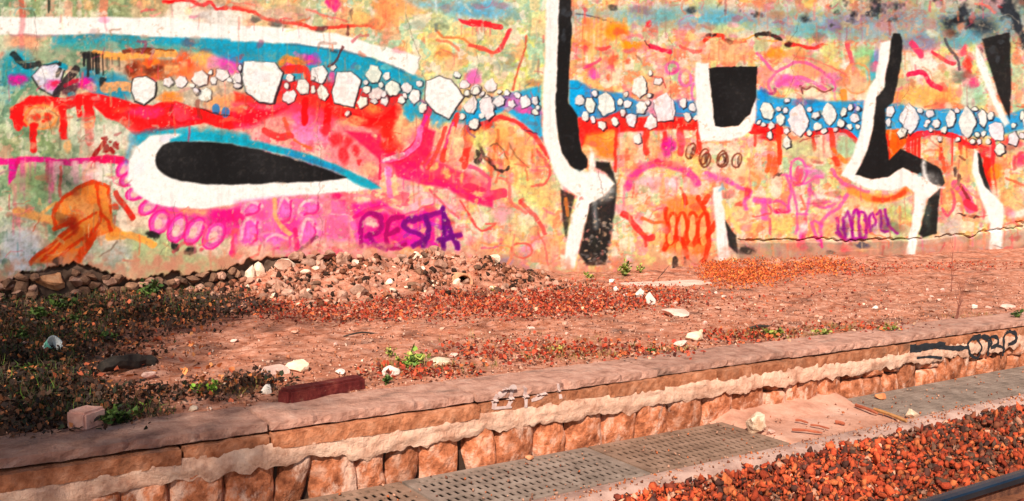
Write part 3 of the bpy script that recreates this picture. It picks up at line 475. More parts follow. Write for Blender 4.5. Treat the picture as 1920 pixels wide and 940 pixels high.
poly([(690, 450), (860, 430), (1000, 520), (1160, 460), (1230, 520), (1250, 640), (1100, 700), (780, 700), (710, 600)], (232, 40, 150), .85, 4, .25); blob((830, 490), (70, 20), (250, 216, 160), .9); blob((800, 560), (34, 24), (250, 226, 200), .9); blob((940, 670), (26, 20), (250, 190, 140), .9); blob((1020, 580), (30, 20), (250, 160, 170), .9); blob((1100, 590), (40, 24), (250, 216, 160), .7); blob((1190, 610), (20, 70), (250, 226, 190), .9)
for p_, w_, k_ in (([(700, 520), (860, 470), (1000, 540)], 26, (228, 30, 120)), ([(720, 640), (860, 690), (1040, 680), (1180, 690)], 40, (206, 40, 170)), ([(1000, 640), (1140, 560), (1260, 620)], 24, (170, 60, 170)), ([(880, 520), (900, 690)], 30, (226, 30, 110)), ([(690, 560), (720, 690)], 30, (240, 110, 180))): stroke(p_, w_, k_, .75)
RESTA = (([(740, 690), (735, 600), (760, 530), (820, 505), (862, 545), (840, 610), (770, 640)], (196, 20, 140)), ([(790, 630), (830, 680), (890, 715)], (186, 20, 150)), ([(985, 525), (910, 550), (890, 630), (920, 705), (1000, 690)], (206, 24, 130)), ([(900, 620), (965, 605)], (206, 24, 130)), ([(1090, 525), (1015, 540), (1000, 590), (1080, 620), (1105, 660), (1060, 700)], (150, 24, 150)), ([(1040, 545), (1215, 500)], (166, 24, 150)), ([(1130, 530), (1140, 600), (1110, 695)], (126, 24, 140)), ([(1225, 470), (1235, 600), (1225, 710)], (120, 20, 140)), ([(1220, 480), (1270, 600), (1310, 700)], (136, 20, 150)), ([(1200, 660), (1330, 625)], (136, 24, 150)))
for p, k in RESTA: stroke(p, 32, k, .93, 1.6, .25)
# --- window G lower middle
ZO = (880, 240)
for c, r, k in (((60, 60), (80, 50), (226, 222, 140)), ((180, 60), (70, 70), (250, 176, 110)), ((300, 120), (80, 80), (246, 176, 120)), ((60, 320), (90, 60), (246, 130, 140)), ((180, 360), (60, 60), (250, 190, 150)), ((320, 330), (60, 90), (240, 230, 150)), ((320, 570), (90, 50), (250, 240, 190)), ((400, 400), (70, 90), (236, 230, 150)), ((200, 500), (60, 60), (246, 170, 180)), ((460, 420), (60, 120), (250, 206, 140)), ((330, 720), (50, 40), (246, 150, 180)), ((160, 800), (130, 50), (170, 120, 160)), ((300, 840), (60, 30), (160, 110, 160)), ((60, 700), (60, 50), (246, 190, 150)), ((480, 700), (60, 80), (246, 180, 140)), ((440, 560), (40, 60), (250, 200, 160))): blob(c, r, k, .75)
_r3 = random.Random(8)
for k in range(26):
    x = _r3.uniform(90, 440); y = _r3.uniform(10, 260); stroke([(x, y), (x + _r3.uniform(-14, 14), y + _r3.uniform(30, 90))], _r3.uniform(10, 22), _r3.choice(((240, 130, 80), (236, 96, 70), (250, 206, 140), (190, 110, 70), (246, 160, 110))), .75, 1.6, .3)
stroke([(50, 140), (70, 180), (40, 200)], 30, (40, 34, 30), .85, warp=1.6); stroke([(110, 195), (150, 230), (200, 250), (235, 220)], 16, (44, 34, 30), .9, warp=1.4); stroke([(130, 100), (170, 90), (230, 180)], 8, (90, 70, 50), .7); stroke([(230, 90), (250, 130), (300, 180), (350, 230)], 9, (110, 80, 60), .6)
stroke([(0, 350), (60, 370), (130, 400), (200, 390)], 60, (238, 60, 100), .85); blob((60, 385), (34, 14), (252, 210, 150), .9); stroke([(0, 230), (60, 250), (120, 310), (110, 380)], 24, (240, 90, 130), .85); stroke([(170, 290), (230, 320), (250, 430), (330, 500)], 18, (240, 120, 110), .8)
stroke([(300, 430), (360, 500), (420, 560), (450, 620)], 26, (228, 80, 80), .8); blob((310, 420), (20, 16), (214, 60, 60), .8); stroke([(0, 520), (70, 600), (150, 560), (100, 560)], 12, (226, 90, 90), .85); stroke([(70, 680), (180, 690), (250, 720), (230, 800), (180, 920)], 14, (246, 160, 110), .9); ring((310, 720), (60, 45), 12, (230, 100, 90)); stroke([(270, 630), (250, 760), (200, 880)], 12, (240, 150, 120), .8); stroke([(400, 600), (450, 700), (460, 800)], 12, (220, 100, 100), .7)
blob((450, 845), (30, 18), (50, 40, 40), .8); blob((310, 850), (50, 16), (60, 44, 60), .7); stroke([(370, 350), (440, 330), (470, 260), (400, 130)], 14, (232, 90, 90), .8)
drips(980, 1340, 300, 18, 30, 100, 30, (250, 196, 190), 50, .7)
stroke([(930, 350), (940, 310), (1000, 250), (1100, 205), (1200, 225), (1290, 270), (1340, 320)], 46, (238, 70, 150), .85, 2.5, .4); stroke([(1100, 195), (1180, 215)], 30, (232, 50, 90), .8); blob((1200, 320), (24, 20), (250, 236, 250), .8); blob((1030, 320), (60, 30), (250, 200, 220), .6); blob((1430, 290), (60, 24), (242, 130, 190), .6); blob((1280, 200), (160, 40), (252, 206, 130), .5)
for c in ((1300, 135), (1378, 170), (1482, 180)): ring(c, (26, 46), 11, (120, 60, 40), .25); blob((c[0] + 12, c[1] + 6), (9, 34), (60, 34, 30), .8)
stroke([(900, 500), (950, 540), (1030, 640), (1075, 640)], 34, (228, 60, 60), .93); stroke([(1030, 640), (1035, 690)], 20, (228, 70, 60), .8); stroke([(1010, 530), (1080, 555), (1160, 560)], 18, (240, 110, 60), .85); stroke([(1140, 300), (1145, 540)], 16, (240, 170, 120), .6)
poly([(1160, 420), (1270, 390), (1350, 400), (1410, 560), (1400, 740), (1250, 750), (1140, 720), (1150, 560)], (246, 120, 50), .75, 4, .3)
for x0, x1 in ((1190, 1200), (1245, 1250), (1310, 1320), (1375, 1390)):
    ellf((x0, 590), (24, 84), (252, 196, 140), .08, .9); ring((x0, 590), (30, 92), 20, (234, 66, 30), .1)
for p in ([(1140, 710), (1200, 640), (1300, 680), (1400, 640), (1440, 560)], [(1260, 390), (1275, 440)], [(1350, 410), (1400, 520), (1410, 700), (1380, 780)], [(1250, 660), (1280, 760)], [(1410, 400), (1390, 440)], [(1160, 480), (1170, 600)]): stroke(p, 28, (232, 60, 30), .9)
for c in ((1230, 700), (1300, 700), (1180, 650), (1380, 660)): ellf(c, (16, 36), (252, 190, 120), 0, .9)
stroke([(1210, 770), (1215, 850)], 34, (20, 18, 18), .95, curve=False); stroke([(1265, 760), (1270, 800)], 14, (60, 30, 30), .8, curve=False); stroke([(1290, 770), (1340, 800), (1380, 760)], 8, (140, 60, 40), .7)
# --- window H lower right
ZO = (1320, 240)
for c, r, k in (((300, 280), (60, 40), (252, 190, 130)), ((210, 270), (90, 50), (252, 216, 170)), ((450, 570), (90, 60), (252, 216, 130)), ((220, 480), (60, 90), (252, 206, 150)), ((560, 130), (90, 60), (200, 206, 160)), ((650, 170), (90, 40), (226, 216, 170)), ((700, 590), (60, 70), (250, 200, 140)), ((960, 430), (140, 40), (250, 206, 150)), ((1160, 500), (90, 60), (190, 210, 140)), ((1180, 440), (50, 40), (226, 230, 190)), ((1110, 590), (40, 40), (110, 150, 110)), ((1540, 200), (60, 90), (250, 190, 120)), ((1460, 350), (60, 70), (250, 190, 120)), ((1450, 590), (70, 60), (196, 190, 180)), ((1820, 430), (60, 60), (236, 210, 140))): blob(c, r, k, .75)
for cx_ in (10, 112, 192): ring((cx_, 192), (28, 42), 11, (110, 56, 44), .3); blob((cx_ + 12, 200), (8, 30), (70, 40, 36), .7)
stroke([(270, 260), (320, 300), (300, 360)], 22, (240, 150, 90), .7); blob((430, 272), (26, 14), (50, 30, 30), .9); blob((410, 220), (30, 60), (240, 90, 50), .85); stroke([(380, 170), (370, 250)], 26, (240, 90, 40), .8)
for p, w in (([(130, 310), (200, 350), (270, 380), (240, 440), (255, 480)], 24), ([(300, 420), (390, 430)], 34), ([(350, 430), (360, 530)], 40), ([(390, 440), (450, 430), (500, 480), (420, 490), (390, 460)], 16), ([(480, 290), (510, 360), (490, 470)], 18), ([(510, 340), (550, 470), (545, 620)], 16), ([(620, 330), (610, 480), (590, 600), (560, 700)], 18), ([(460, 280), (520, 290), (580, 330), (660, 290), (700, 290)], 14), ([(620, 360), (700, 440), (790, 410), (720, 470), (640, 440)], 18), ([(840, 390), (780, 470), (700, 560), (690, 670)], 22), ([(700, 570), (640, 560), (680, 680)], 18), ([(590, 560), (570, 690)], 26), ([(550, 500), (620, 510)], 14), ([(20, 270), (100, 300), (160, 320)], 22)): stroke(p, w, (240, 100, 180), .82, 1.6, .25)
ring((552, 260), (48, 80), 16, (240, 100, 180)); ellf((555, 270), (24, 50), (238, 90, 130), 0, .8); stroke([(600, 540), (590, 680)], 24, (226, 50, 100), .7); stroke([(570, 400), (600, 470), (580, 480)], 14, (236, 110, 80), .7); blob((450, 478), (40, 14), (222, 40, 90), .9); blob((600, 250), (34, 40), (240, 120, 200), .8); blob((660, 270), (50, 26), (244, 140, 205), .7); blob((250, 380), (20, 40), (220, 50, 60), .7); blob((210, 460), (30, 16), (226, 70, 70), .8); blob((670, 410), (50, 24), (252, 226, 216), .9); blob((590, 580), (24, 40), (252, 236, 226), .9); blob((760, 425), (30, 14), (252, 226, 206), .9)
stroke([(750, 240), (800, 320), (900, 360), (960, 380)], 20, (240, 110, 170), .85); stroke([(860, 370), (950, 405), (1050, 420), (1140, 400), (1220, 350)], 44, (248, 150, 70), .85, 3); stroke([(990, 415), (1080, 425), (1180, 375)], 26, (222, 70, 40), .85, 2)
for p in ([(785, 530), (790, 600), (815, 645)], [(815, 530), (830, 640)], [(830, 520), (845, 500), (870, 580), (880, 640)], [(880, 620), (875, 510), (905, 500), (920, 640)], [(905, 500), (945, 510), (950, 640)], [(975, 610), (965, 540), (990, 500), (1005, 560), (985, 580)], [(1020, 500), (1040, 490), (1045, 580)], [(1065, 480), (1090, 580), (1130, 620)], [(1045, 600), (1080, 610)], [(780, 620), (830, 655), (950, 650)]): stroke(p, 19, (156, 24, 140), .9, 1.6, .25)
blob((830, 590), (30, 50), (90, 30, 100), .5); blob((1060, 560), (40, 50), (90, 40, 110), .5); blob((990, 600), (30, 30), (140, 90, 150), .5)
for p, w, k in (([(1480, 330), (1530, 380), (1570, 470)], 60, (240, 100, 150)), ([(1500, 320), (1560, 420)], 20, (120, 40, 40)), ([(1400, 480), (1440, 520), (1470, 440), (1450, 360)], 18, (236, 90, 120)), ([(1400, 200), (1410, 250)], 22, (236, 90, 50)), ([(1540, 430), (1590, 470)], 40, (232, 60, 80)), ([(1500, 170), (1530, 190)], 12, (130, 60, 50)), ([(1390, 120), (1400, 180)], 20, (230, 60, 50))): stroke(p, w, k, .85)
for c, r in (((1475, 255), (16, 26)), ((1500, 290), (14, 22)), ((1590, 515), (20, 12)), ((1520, 510), (30, 8))): blob(c, r, (50, 26, 26), .9)
poly([(1640, 160), (1690, 180), (1690, 380), (1640, 240)], (228, 40, 30), .95, 2); blob((1720, 260), (40, 50), (248, 140, 40), .9); blob((1850, 190), (40, 40), (232, 60, 110), .8); stroke([(1780, 300), (1880, 340)], 16, (236, 90, 60), .7); stroke([(1700, 160), (1720, 400)], 12, (226, 60, 60), .7); blob((1790, 120), (60, 40), (190, 180, 150), .7); poly([(1780, 500), (1900, 470), (1900, 520), (1790, 530)], (250, 244, 230), .9, 3)
# bare plinth below the crack: grey, paint worn away
poly([(190, 662), (420, 668), (700, 662), (830, 676), (1010, 662), (1200, 662), (1195, 800), (900, 820), (200, 800)], (176, 150, 132), .9, 3, .5); poly([(1240, 650), (1900, 600), (1900, 800), (1240, 800)], (176, 150, 138), .8, 5, .5)
for k in range(40):
    x = _r3.uniform(210, 1880); y = _r3.uniform(675, 780); blob((x, y), (_r3.uniform(20, 70), _r3.uniform(12, 34)), _r3.choice(((120, 108, 104), (226, 160, 136), (200, 130, 110), (150, 132, 120), (226, 190, 160))), .6)
blob((930, 690), (40, 16), (60, 64, 90), .8); blob((250, 720), (46, 20), (46, 40, 36), .9); blob((740, 740), (30, 16), (50, 44, 44), .7); blob((580, 690), (30, 30), (226, 90, 110), .6); stroke([(690, 640), (690, 700)], 14, (226, 60, 140), .8); blob((1480, 690), (60, 46), (246, 176, 150), .8)

# --- busy layer: small scrawls, runs and dabs all over the coloured ground
_rb = random.Random(77); ZO = (0, 0)
def _loc(x, y): return CAN[min(CH - 1, max(0, int(y) - Y0)), min(CW - 1, max(0, int(x) - X0))]
WARM = [(150, 30, 40), (232, 50, 50), (226, 40, 70), (240, 110, 60), (250, 170, 90), (246, 130, 150), (226, 60, 130), (252, 214, 150), (250, 226, 190), (240, 150, 110), (200, 80, 60)]
COOL = [(70, 80, 66), (190, 70, 60), (140, 165, 120), (90, 150, 150), (226, 226, 170), (246, 236, 214), (206, 190, 150), (236, 176, 130), (120, 130, 110)]
for _k in range(2700):
    x = _rb.uniform(-300, 2300); y = _rb.uniform(-150, 500); c = _loc(x, y)
    if c.min() > 234 or c.max() < 70 or (x < 720 and 245 < y < 390 and x > 250): continue
    pl_ = COOL if (x < 250 and _rb.random() < .75) or (700 < x < 1030 and y < 170 and _rb.random() < .7) else WARM
    k_ = np.array(_rb.choice(pl_)) * _rb.uniform(.5, .9) + c * .35; k_ = np.clip(k_, 0, 250); zx, zy = x * 3.1333, y * 3.1333; t_ = _rb.random(); a_ = _rb.uniform(.35, .8)
    if t_ < .4: stroke([(zx, zy), (zx + _rb.uniform(-4, 4), zy + _rb.uniform(30, 130))], _rb.choice((4, 6, 9, 14)), k_, a_ * .85, 1.0, .35, False, .5)
    elif t_ < .7:
        an = _rb.uniform(0, 6.28); L = _rb.uniform(20, 70); b1 = _rb.uniform(-.9, .9)
        stroke([(zx, zy), (zx + L * math.cos(an), zy + L * .7 * math.sin(an)), (zx + 2 * L * math.cos(an + b1), zy + 1.4 * L * math.sin(an + b1))], _rb.choice((4, 6, 8, 12, 18)), k_, a_, .8, .35, True, 1.1)
    else: blob((zx, zy), (_rb.uniform(10, 46), _rb.uniform(8, 30)), k_, a_ * .8, hard=.8)
ZO = (440, 240)
for p, k in RESTA: stroke(p, 26, tuple(np.array(k) * .78), .88, 1.3, .25)
def punch():
    global CAN
    lum = CAN.mean(-1, keepdims=True); keep_ = np.clip((CAN.min(-1, keepdims=True) - 190) / 40, 0, 1)
    CAN = lum * (.955 + .045 * keep_) + (CAN - lum) * (1.24 - .24 * keep_); CAN *= (1 + ((N3 - .5) * .16 + (NF - .5) * .20)[..., None] * (1 - keep_)); CAN[..., 1] *= (1 - .02 * (1 - keep_[..., 0]) * (CAN[..., 0] > CAN[..., 1] + 8)); np.clip(CAN, 4, 255, out=CAN)
punch()
# --- pebble band
def PB(zo, L):
    global ZO
    ZO = zo
    for q in L: pebble(*q)
PB((0, 0), [(990,480,28,30),(1065,480,36,42),(1175,458,48,46),(1205,560,44,48),(1310,440,46,38),(1392,465,28,34),(1130,510,14,16),(1150,540,14,16),(1255,475,20,22),(1240,425,14,14),(1408,402,14,18),(1395,505,18,16),(1350,470,14,14)])
ZO = (0, 0); poly([(782, 462), (862, 440), (926, 482), (918, 575), (852, 625), (786, 598), (770, 530)], (30, 26, 30), .9); poly([(790, 462), (860, 447), (912, 482), (905, 568), (848, 612), (792, 588), (776, 530)], WHT)
ZO = (440, 0); poly([(50, 366), (235, 362), (292, 430), (240, 615), (150, 612), (60, 548), (42, 460)], (30, 26, 36), .9); poly([(55, 366), (232, 364), (280, 432), (226, 604), (145, 598), (62, 540), (46, 460)], WHT); blob((150, 460), (60, 40), (240, 236, 240), .7); blob((180, 400), (40, 20), (250, 236, 220), .7)
poly([(600, 426), (690, 420), (752, 470), (724, 570), (706, 638), (578, 608), (566, 540)], (34, 28, 36), .9); poly([(604, 428), (690, 424), (742, 472), (714, 570), (698, 626), (582, 600), (572, 540)], WHT); blob((640, 530), (30, 40), (250, 220, 214), .7); blob((690, 480), (26, 20), (250, 230, 236), .7)
poly([(1118, 478), (1200, 446), (1272, 466), (1350, 572), (1262, 710), (1176, 668), (1116, 590)], (40, 34, 44), .9); poly([(1122, 480), (1200, 452), (1268, 470), (1338, 570), (1258, 698), (1180, 658), (1122, 588)], WHT)
PB((440, 0), [(500,438,54,58),(395,515,38,44),(315,570,38,42),(325,460,20,22),(515,545,36,46),(820,440,40,50),(895,455,22,25),(930,530,42,40),(830,550,40,40),(755,595,34,40),(775,522,22,24),(885,595,25,25),(660,670,18,18),(1010,520,32,34),(1060,570,36,45),(980,592,22,22),(1085,495,20,20),(1305,440,20,22),(1345,500,30,28),(1410,530,28,34),(1360,550,14,14),(1390,622,42,50),(1450,560,14,14),(1490,622,46,66),(1340,690,20,22),(1405,735,30,32),(1112,640,24,36),(770,480,14,14),(860,505,16,18),(880,555,14,18),(300,500,14,16),(455,530,14,20),(580,400,18,20),(20,455,20,30),(15,505,16,16),(30,400,12,16),(820,600,22,18),(460,465,10,12),(1000,570,12,14)])
PB((880, 0), [(125,505,38,45),(30,535,25,28),(75,552,12,12),(110,640,46,68),(180,595,34,32),(225,550,18,20),(250,612,20,28),(280,560,17,18),(325,600,33,38),(385,590,22,25),(385,655,17,18),(30,735,25,30),(75,690,18,18),(180,540,12,12),(400,630,10,12),
 (650,595,26,30),(710,620,28,45),(685,682,20,26),(730,700,16,20),(805,602,52,72),(890,600,18,20),(905,665,18,20),(935,615,19,24),(925,550,15,15),(1010,508,45,66),(1010,635,32,34),(955,705,36,44),(860,715,20,24),(780,730,22,28),(1065,722,36,42),(1155,630,70,92),(990,815,25,30),(1062,430,12,14),(1260,605,20,28),(1315,625,20,22),(1280,682,24,28),(1330,690,16,16),(740,550,16,20),(1060,560,12,14),(1050,610,12,16),(1110,480,30,22)])
PB((1320, 0), [(370,650,42,55),(490,592,13,13),(480,650,17,18),(450,710,26,38),(555,712,62,98,2),(620,645,18,18),(660,682,20,22),(665,745,22,22),(735,675,44,70,2),(820,660,17,24),(860,630,17,18),(885,690,26,30),(805,725,20,30),(855,745,18,18),(350,737,15,15),(395,745,18,22),(390,802,17,20),(485,772,16,16),(485,838,20,36),(620,782,13,20),(700,770,14,14),(770,765,14,13),(906,640,14,14),(900,740,12,14),(440,640,14,14),(325,725,10,12),
 (1092,660,28,36),(1080,722,17,28),(1205,702,56,94,2),(1265,652,17,17),(1320,668,28,24),(1310,720,18,20),(1362,730,20,30),(1450,697,32,46),(1412,765,20,20),(1550,722,52,92,2),(1640,700,27,45),(1690,680,20,26),(1725,770,48,58),(1645,782,16,22),(1620,832,16,16),(1580,832,14,14),(1672,835,14,14),(1490,822,14,14),(1382,820,13,13),(1330,772,14,14),(1300,742,12,12),(1820,812,32,44),(1735,882,28,42),(1870,690,14,30),(1820,742,12,14),(1490,650,14,14),(1595,650,14,14),(1160,780,26,26),(1610,790,12,14),(1870,800,14,16),(1900,720,30,40),(1960,740,36,44),(2040,730,44,60),(2110,760,20,24),(2180,750,50,60),(2280,760,24,30)])
PB((0, 0), [(-60,470,34,40),(-140,500,44,50),(-230,470,30,36),(-320,480,50,56),(-420,500,30,34),(-520,490,44,50)])
# --- white and black letter bars
ZO = (880, 0)
poly([(455, -200), (452, 30), (445, 300), (430, 600), (430, 800), (440, 852), (480, 982), (530, 1072), (600, 1132), (636, 1152), (600, 1292), (570, 1432), (562, 1580), (620, 1580), (660, 1392), (704, 1202), (780, 1152), (850, 1082), (800, 1022), (700, 1012), (640, 1012), (590, 980), (545, 900), (515, 780), (510, 600), (520, 300), (532, 30), (532, -200)], WHT, 1, 2.0, .03)
poly([(528, -200), (526, 30), (516, 400), (506, 600), (516, 780), (545, 900), (590, 975), (640, 1012), (690, 985), (692, 935), (660, 885), (645, 800), (636, 672), (580, 604), (585, 420), (602, 200), (596, 30), (600, -200)], BLK, 1, 1.4, .03)
for c, r in (((545, 210), (12, 40)), ((570, 80), (20, 20)), ((545, 60), (14, 24))): blob(c, r, (60, 66, 74), .6)
poly([(735, 948), (825, 952), (850, 1022), (866, 1102), (852, 1250), (830, 1402), (800, 1560), (690, 1560), (645, 1490), (680, 1330), (704, 1202), (790, 1152), (850, 1082), (800, 1010), (740, 985)], (24, 23, 24), .97, 2, .1)
poly([(538, 1110), (620, 1152), (600, 1240), (572, 1400), (556, 1350), (545, 1200)], (40, 36, 34), .9, 2, .3); stroke([(572, 1170), (582, 1260)], 20, (240, 130, 50), .8)
for k in range(70):
    x = _r3.uniform(650, 850); y = 1150 + 400 * _r3.random() ** .7; blob((x, y), (_r3.uniform(4, 14), _r3.uniform(4, 14)), _r3.choice(((150, 140, 130), (236, 190, 150), (206, 120, 110), (110, 104, 104))), .7)
stroke([(735, 1200), (745, 1340)], 30, (150, 160, 164), .6, 3); blob((760, 1100), (90, 90), WHT, .95, hard=.0, g=.35); blob((800, 1120), (60, 50), (240, 250, 246), .6, hard=0); stroke([(715, 920), (725, 1060)], 34, WHT, .95, 3); stroke([(715, 880), (716, 960)], 12, WHT, .8, 2); blob((690, 1060), (70, 60), WHT, 1, hard=.5); blob((620, 1020), (40, 20), (226, 250, 246), .6)
ZO = (1320, 0)
poly([(-48, 370), (30, 372), (40, 520), (65, 735), (120, 752), (200, 742), (268, 672), (302, 580), (300, 700), (275, 770), (220, 812), (100, 830), (-20, 832), (-40, 700), (-52, 500)], WHT, 1, 1.8, .03)
poly([(28, 400), (120, 390), (315, 390), (306, 570), (270, 670), (200, 740), (100, 752), (64, 740), (40, 520)], BLK, 1, 1.0, .02)
poly([(1038, 250), (1100, 240), (1090, 330), (1070, 420), (1062, 510), (1015, 570), (1000, 700), (970, 850), (932, 932), (890, 1027), (980, 1052), (1080, 1042), (1170, 985), (1260, 1032), (1330, 1072), (1395, 1098), (1310, 1172), (1275, 1312), (1250, 1392), (1232, 1530), (1172, 1530), (1200, 1392), (1238, 1232), (1238, 1132), (1190, 1097), (1100, 1122), (1000, 1122), (900, 1082), (800, 1030), (865, 932), (905, 812), (925, 720), (945, 600), (972, 515), (1012, 455), (1026, 330)], WHT, 1, 1.8, .03)
poly([(1110, 200), (1150, 200), (1168, 240), (1164, 350), (1132, 480), (1108, 600), (1062, 640), (1062, 760), (1082, 900), (1088, 942), (1150, 872), (1300, 942), (1388, 992), (1416, 1072), (1394, 1098), (1340, 1075), (1270, 1030), (1170, 985), (1080, 1042), (980, 1052), (890, 1027), (940, 925), (972, 850), (1000, 700), (1014, 570), (1062, 510), (1072, 420), (1092, 320), (1100, 230)], BLK, 1, 1.4, .03)
poly([(1392, 1102), (1376, 1232), (1372, 1372), (1290, 1394), (1264, 1372), (1300, 1240), (1320, 1172)], (22, 24, 24), .97, 1.6, .08); blob((1310, 1260), (26, 90), (110, 140, 134), .55, hard=0)
blob((1320, 1082), (80, 70), WHT, .95, hard=0, g=.35); stroke([(1290, 950), (1310, 1080)], 22, WHT, .9, 3); stroke([(1310, 1090), (1410, 1098)], 14, WHT, .9, 2); blob((1270, 1030), (16, 14), (120, 200, 220), .6)
poly([(1590, 265), (1640, 330), (1722, 580), (1795, 725), (1765, 745), (1700, 610), (1600, 370)], (246, 252, 248), 1, 2, .05); poly([(1630, 230), (1795, 190), (1802, 380), (1797, 705), (1745, 600), (1655, 330)], BLK, .97, 1.6, .05)
for c, r in (((1690, 300), (30, 20)), ((1720, 340), (14, 20)), ((1740, 250), (20, 16))): blob(c, r, (80, 90, 100), .5)
poly([(1588, 872), (1612, 892), (1640, 1000), (1690, 1142), (1760, 1202), (1764, 1240), (1742, 1540), (1668, 1545), (1682, 1312), (1625, 1160), (1580, 1000)], WHT, 1, 2.2, .05); poly([(1606, 895), (1622, 900), (1650, 1000), (1692, 1142), (1650, 1090), (1620, 1010)], BLK, .97, 1.4); blob((1690, 1160), (50, 60), WHT, .9, hard=0)
stroke([(1700, 1440), (1745, 1450)], 8, (90, 80, 80), .6)
ZO = (1320, 240)
poly([(52, 350), (98, 335), (120, 480), (152, 760), (90, 790), (70, 600)], WHT, 1, 2, .04); blob((95, 345), (14, 26), (110, 190, 226), .7); poly([(126, 540), (192, 640), (195, 740), (150, 700)], (24, 22, 22), .95, 1.5); stroke([(120, 440), (210, 620)], 26, (250, 216, 120), .8)
# further letters on the stretches beyond either side
ZO = (2000, 0)
for q in (0, 420):
    poly([(q + 60, 200), (q + 130, 210), (q + 120, 700), (q + 200, 1100), (q + 180, 1500), (q + 110, 1500), (q + 120, 1100), (q + 40, 700)], WHT, 1, 2); poly([(q + 130, 210), (q + 210, 230), (q + 190, 700), (q + 270, 1080), (q + 240, 1500), (q + 190, 1500), (q + 210, 1100), (q + 125, 700)], BLK, .97, 1.5)
ZO = (-300, 0)
poly([(100, 500), (500, 480), (640, 620), (420, 800), (150, 760)], (240, 90, 140), .8, 5); ring((360, 1000), (140, 180), 40, WHT); ellf((360, 1000), (90, 130), BLK)
# hairline cracks in the old render
ZO = (0, 0); _rc = random.Random(12)
for x0, y0, x1, y1 in ((600, 130, 596, 470), (1132, 300, 1120, 480), (905, 40, 870, 250), (1250, 60, 1262, 300), (330, 380, 300, 505), (1500, 40, 1480, 180), (1700, 150, 1690, 300), (60, 20, 90, 250), (760, 30, 800, 180)):
    n_ = 9; stroke([((x0 + (x1 - x0) * t + _rc.gauss(0, 5)) * 3.1333, (y0 + (y1 - y0) * t) * 3.1333) for t in np.linspace(0, 1, n_)], 3.2, (70, 50, 46), .6, .7, .5, False, 1.3)
# dirt washed up onto the foot of the wall, general fading and rain streaks
def finish():
    global CAN
    streak = vnoise(CW, 4, 7, 90)[0][None, :] * .6 + vnoise(CW, 4, 2.2, 91)[0][None, :] * .4
    CAN *= (1 - .10 * np.clip((streak - .55) * 3, 0, 1) * np.clip(N2 * 1.6 - .3, 0, 1))[..., None]
    CAN *= (1 + (NF - .5) * .10)[..., None]
    drk = np.clip((70 - CAN.max(-1)) / 30, 0, 1)                                     # thin, dusty black paint
    CAN += (drk * (np.clip(N1 - .46, 0, 1) * 36 + np.clip(NF - .5, 0, 1) * 34))[..., None]
    fl = fnoise(7, 333, 3); wear = (np.clip((fl - .70) * 18, 0, 1) * np.clip((N1 - .40) * 5, 0, 1))[..., None] * .6 * (1 - .88 * drk)[..., None]      # flaked spots, bare plaster
    CAN = CAN * (1 - wear) + np.array([206, 178, 150], np.float32) * wear
    foot = np.interp(np.arange(X0, X1), [X0, 0, 100, 480, 600, 880, 1060, 1360, 1920, X1], [515, 512, 500, 478, 470, 480, 505, 485, 476, 460])
    d = YY - (foot[None, :] - 22) + (N3 - .5) * 50
    m = np.clip(d / 34, 0, .85)[..., None] * np.clip(N3 * 2.0 - .25, 0, 1)[..., None]
    CAN = CAN * (1 - m) + np.array([206, 138, 110], np.float32) * m
    np.clip(CAN, 4, 255, out=CAN)
finish()
def canvas_at(xs, ys):
    xs = np.clip(xs - X0, 0, CW - 1.01); ys = np.clip(ys - Y0, 0, CH - 1.01)
    xi = xs.astype(int); yi = ys.astype(int); fx = (xs - xi)[..., None]; fy = (ys - yi)[..., None]
    return (CAN[yi, xi] * (1 - fx) + CAN[yi, xi + 1] * fx) * (1 - fy) + (CAN[yi + 1, xi] * (1 - fx) + CAN[yi + 1, xi + 1] * fx) * fy

# ------------------------------------------------------------------ graffiti wall
def foot_z(X):
    """height of the broken lower edge of the plaster"""
    return float(np.interp(X, FX, FZ)) + .035 * fbm((X, 0, 0), 2.1, 4) + .08 * abs(fbm((X, 4, 0), 5, 4)) - .03 + .012 * fbm((X, 9, 0), 22, 3)
_fp = [W(*p) for p in ((-200, 530), (10, 522), (60, 505), (150, 492), (250, 520), (350, 512), (440, 497), (500, 480), (600, 478), (720, 486), (860, 486), (950, 512))]
FX = [p.x for p in _fp]; FZ = [p.z for p in _fp]; XF_END = FX[-1]
FX.append(FX[-1] + .35); FZ.append(-.2)
cols = np.array(sorted(set(list(np.arange(-9, W(-60, 300).x, .06)) + [W(px, 300).x for px in np.arange(-60, 1990, 1.75)] + list(np.arange(W(1990, 300).x, 46, .12)))))
rows = np.concatenate([np.arange(-.45, -.1, .05), np.arange(-.1, 4.75, .0105), np.arange(4.8, 6.01, .15)])
GX, GZ = np.meshgrid(cols, rows)
pc = RC @ np.stack([GX.ravel() - CAM[0], np.full(GX.size, DW), GZ.ravel() - CAM[2]])
pc[2] = np.maximum(pc[2], .4)
mx_, my_ = CX + FPX * pc[0] / pc[2], CY + FPX * pc[1] / pc[2]
PAINT = lin(canvas_at(mx_, my_)) * .73
nr, nc = GX.shape
def gridnoise(cell, seed):
    r = np.random.default_rng(seed); g = r.random((int(7 / cell) + 4, int(56 / cell) + 4))
    ys = (rows + .5) / cell; xs = (cols + 9.1) / cell; yi = ys.astype(int); xi = xs.astype(int); fy = (ys - yi); fx = (xs - xi); fy = fy * fy * (3 - 2 * fy); fx = fx * fx * (3 - 2 * fx)
    return (g[yi][:, xi] * (1 - fx) + g[yi][:, xi + 1] * fx) * (1 - fy)[:, None] + (g[yi + 1][:, xi] * (1 - fx) + g[yi + 1][:, xi + 1] * fx) * fy[:, None]
REL = (gridnoise(1.1, 1) - .5) * .02 + (gridnoise(.3, 2) - .5) * .004 + (gridnoise(.09, 3) - .5) * .0014 + (gridnoise(.035, 4) - .5) * .0008
DEP = REL.copy()
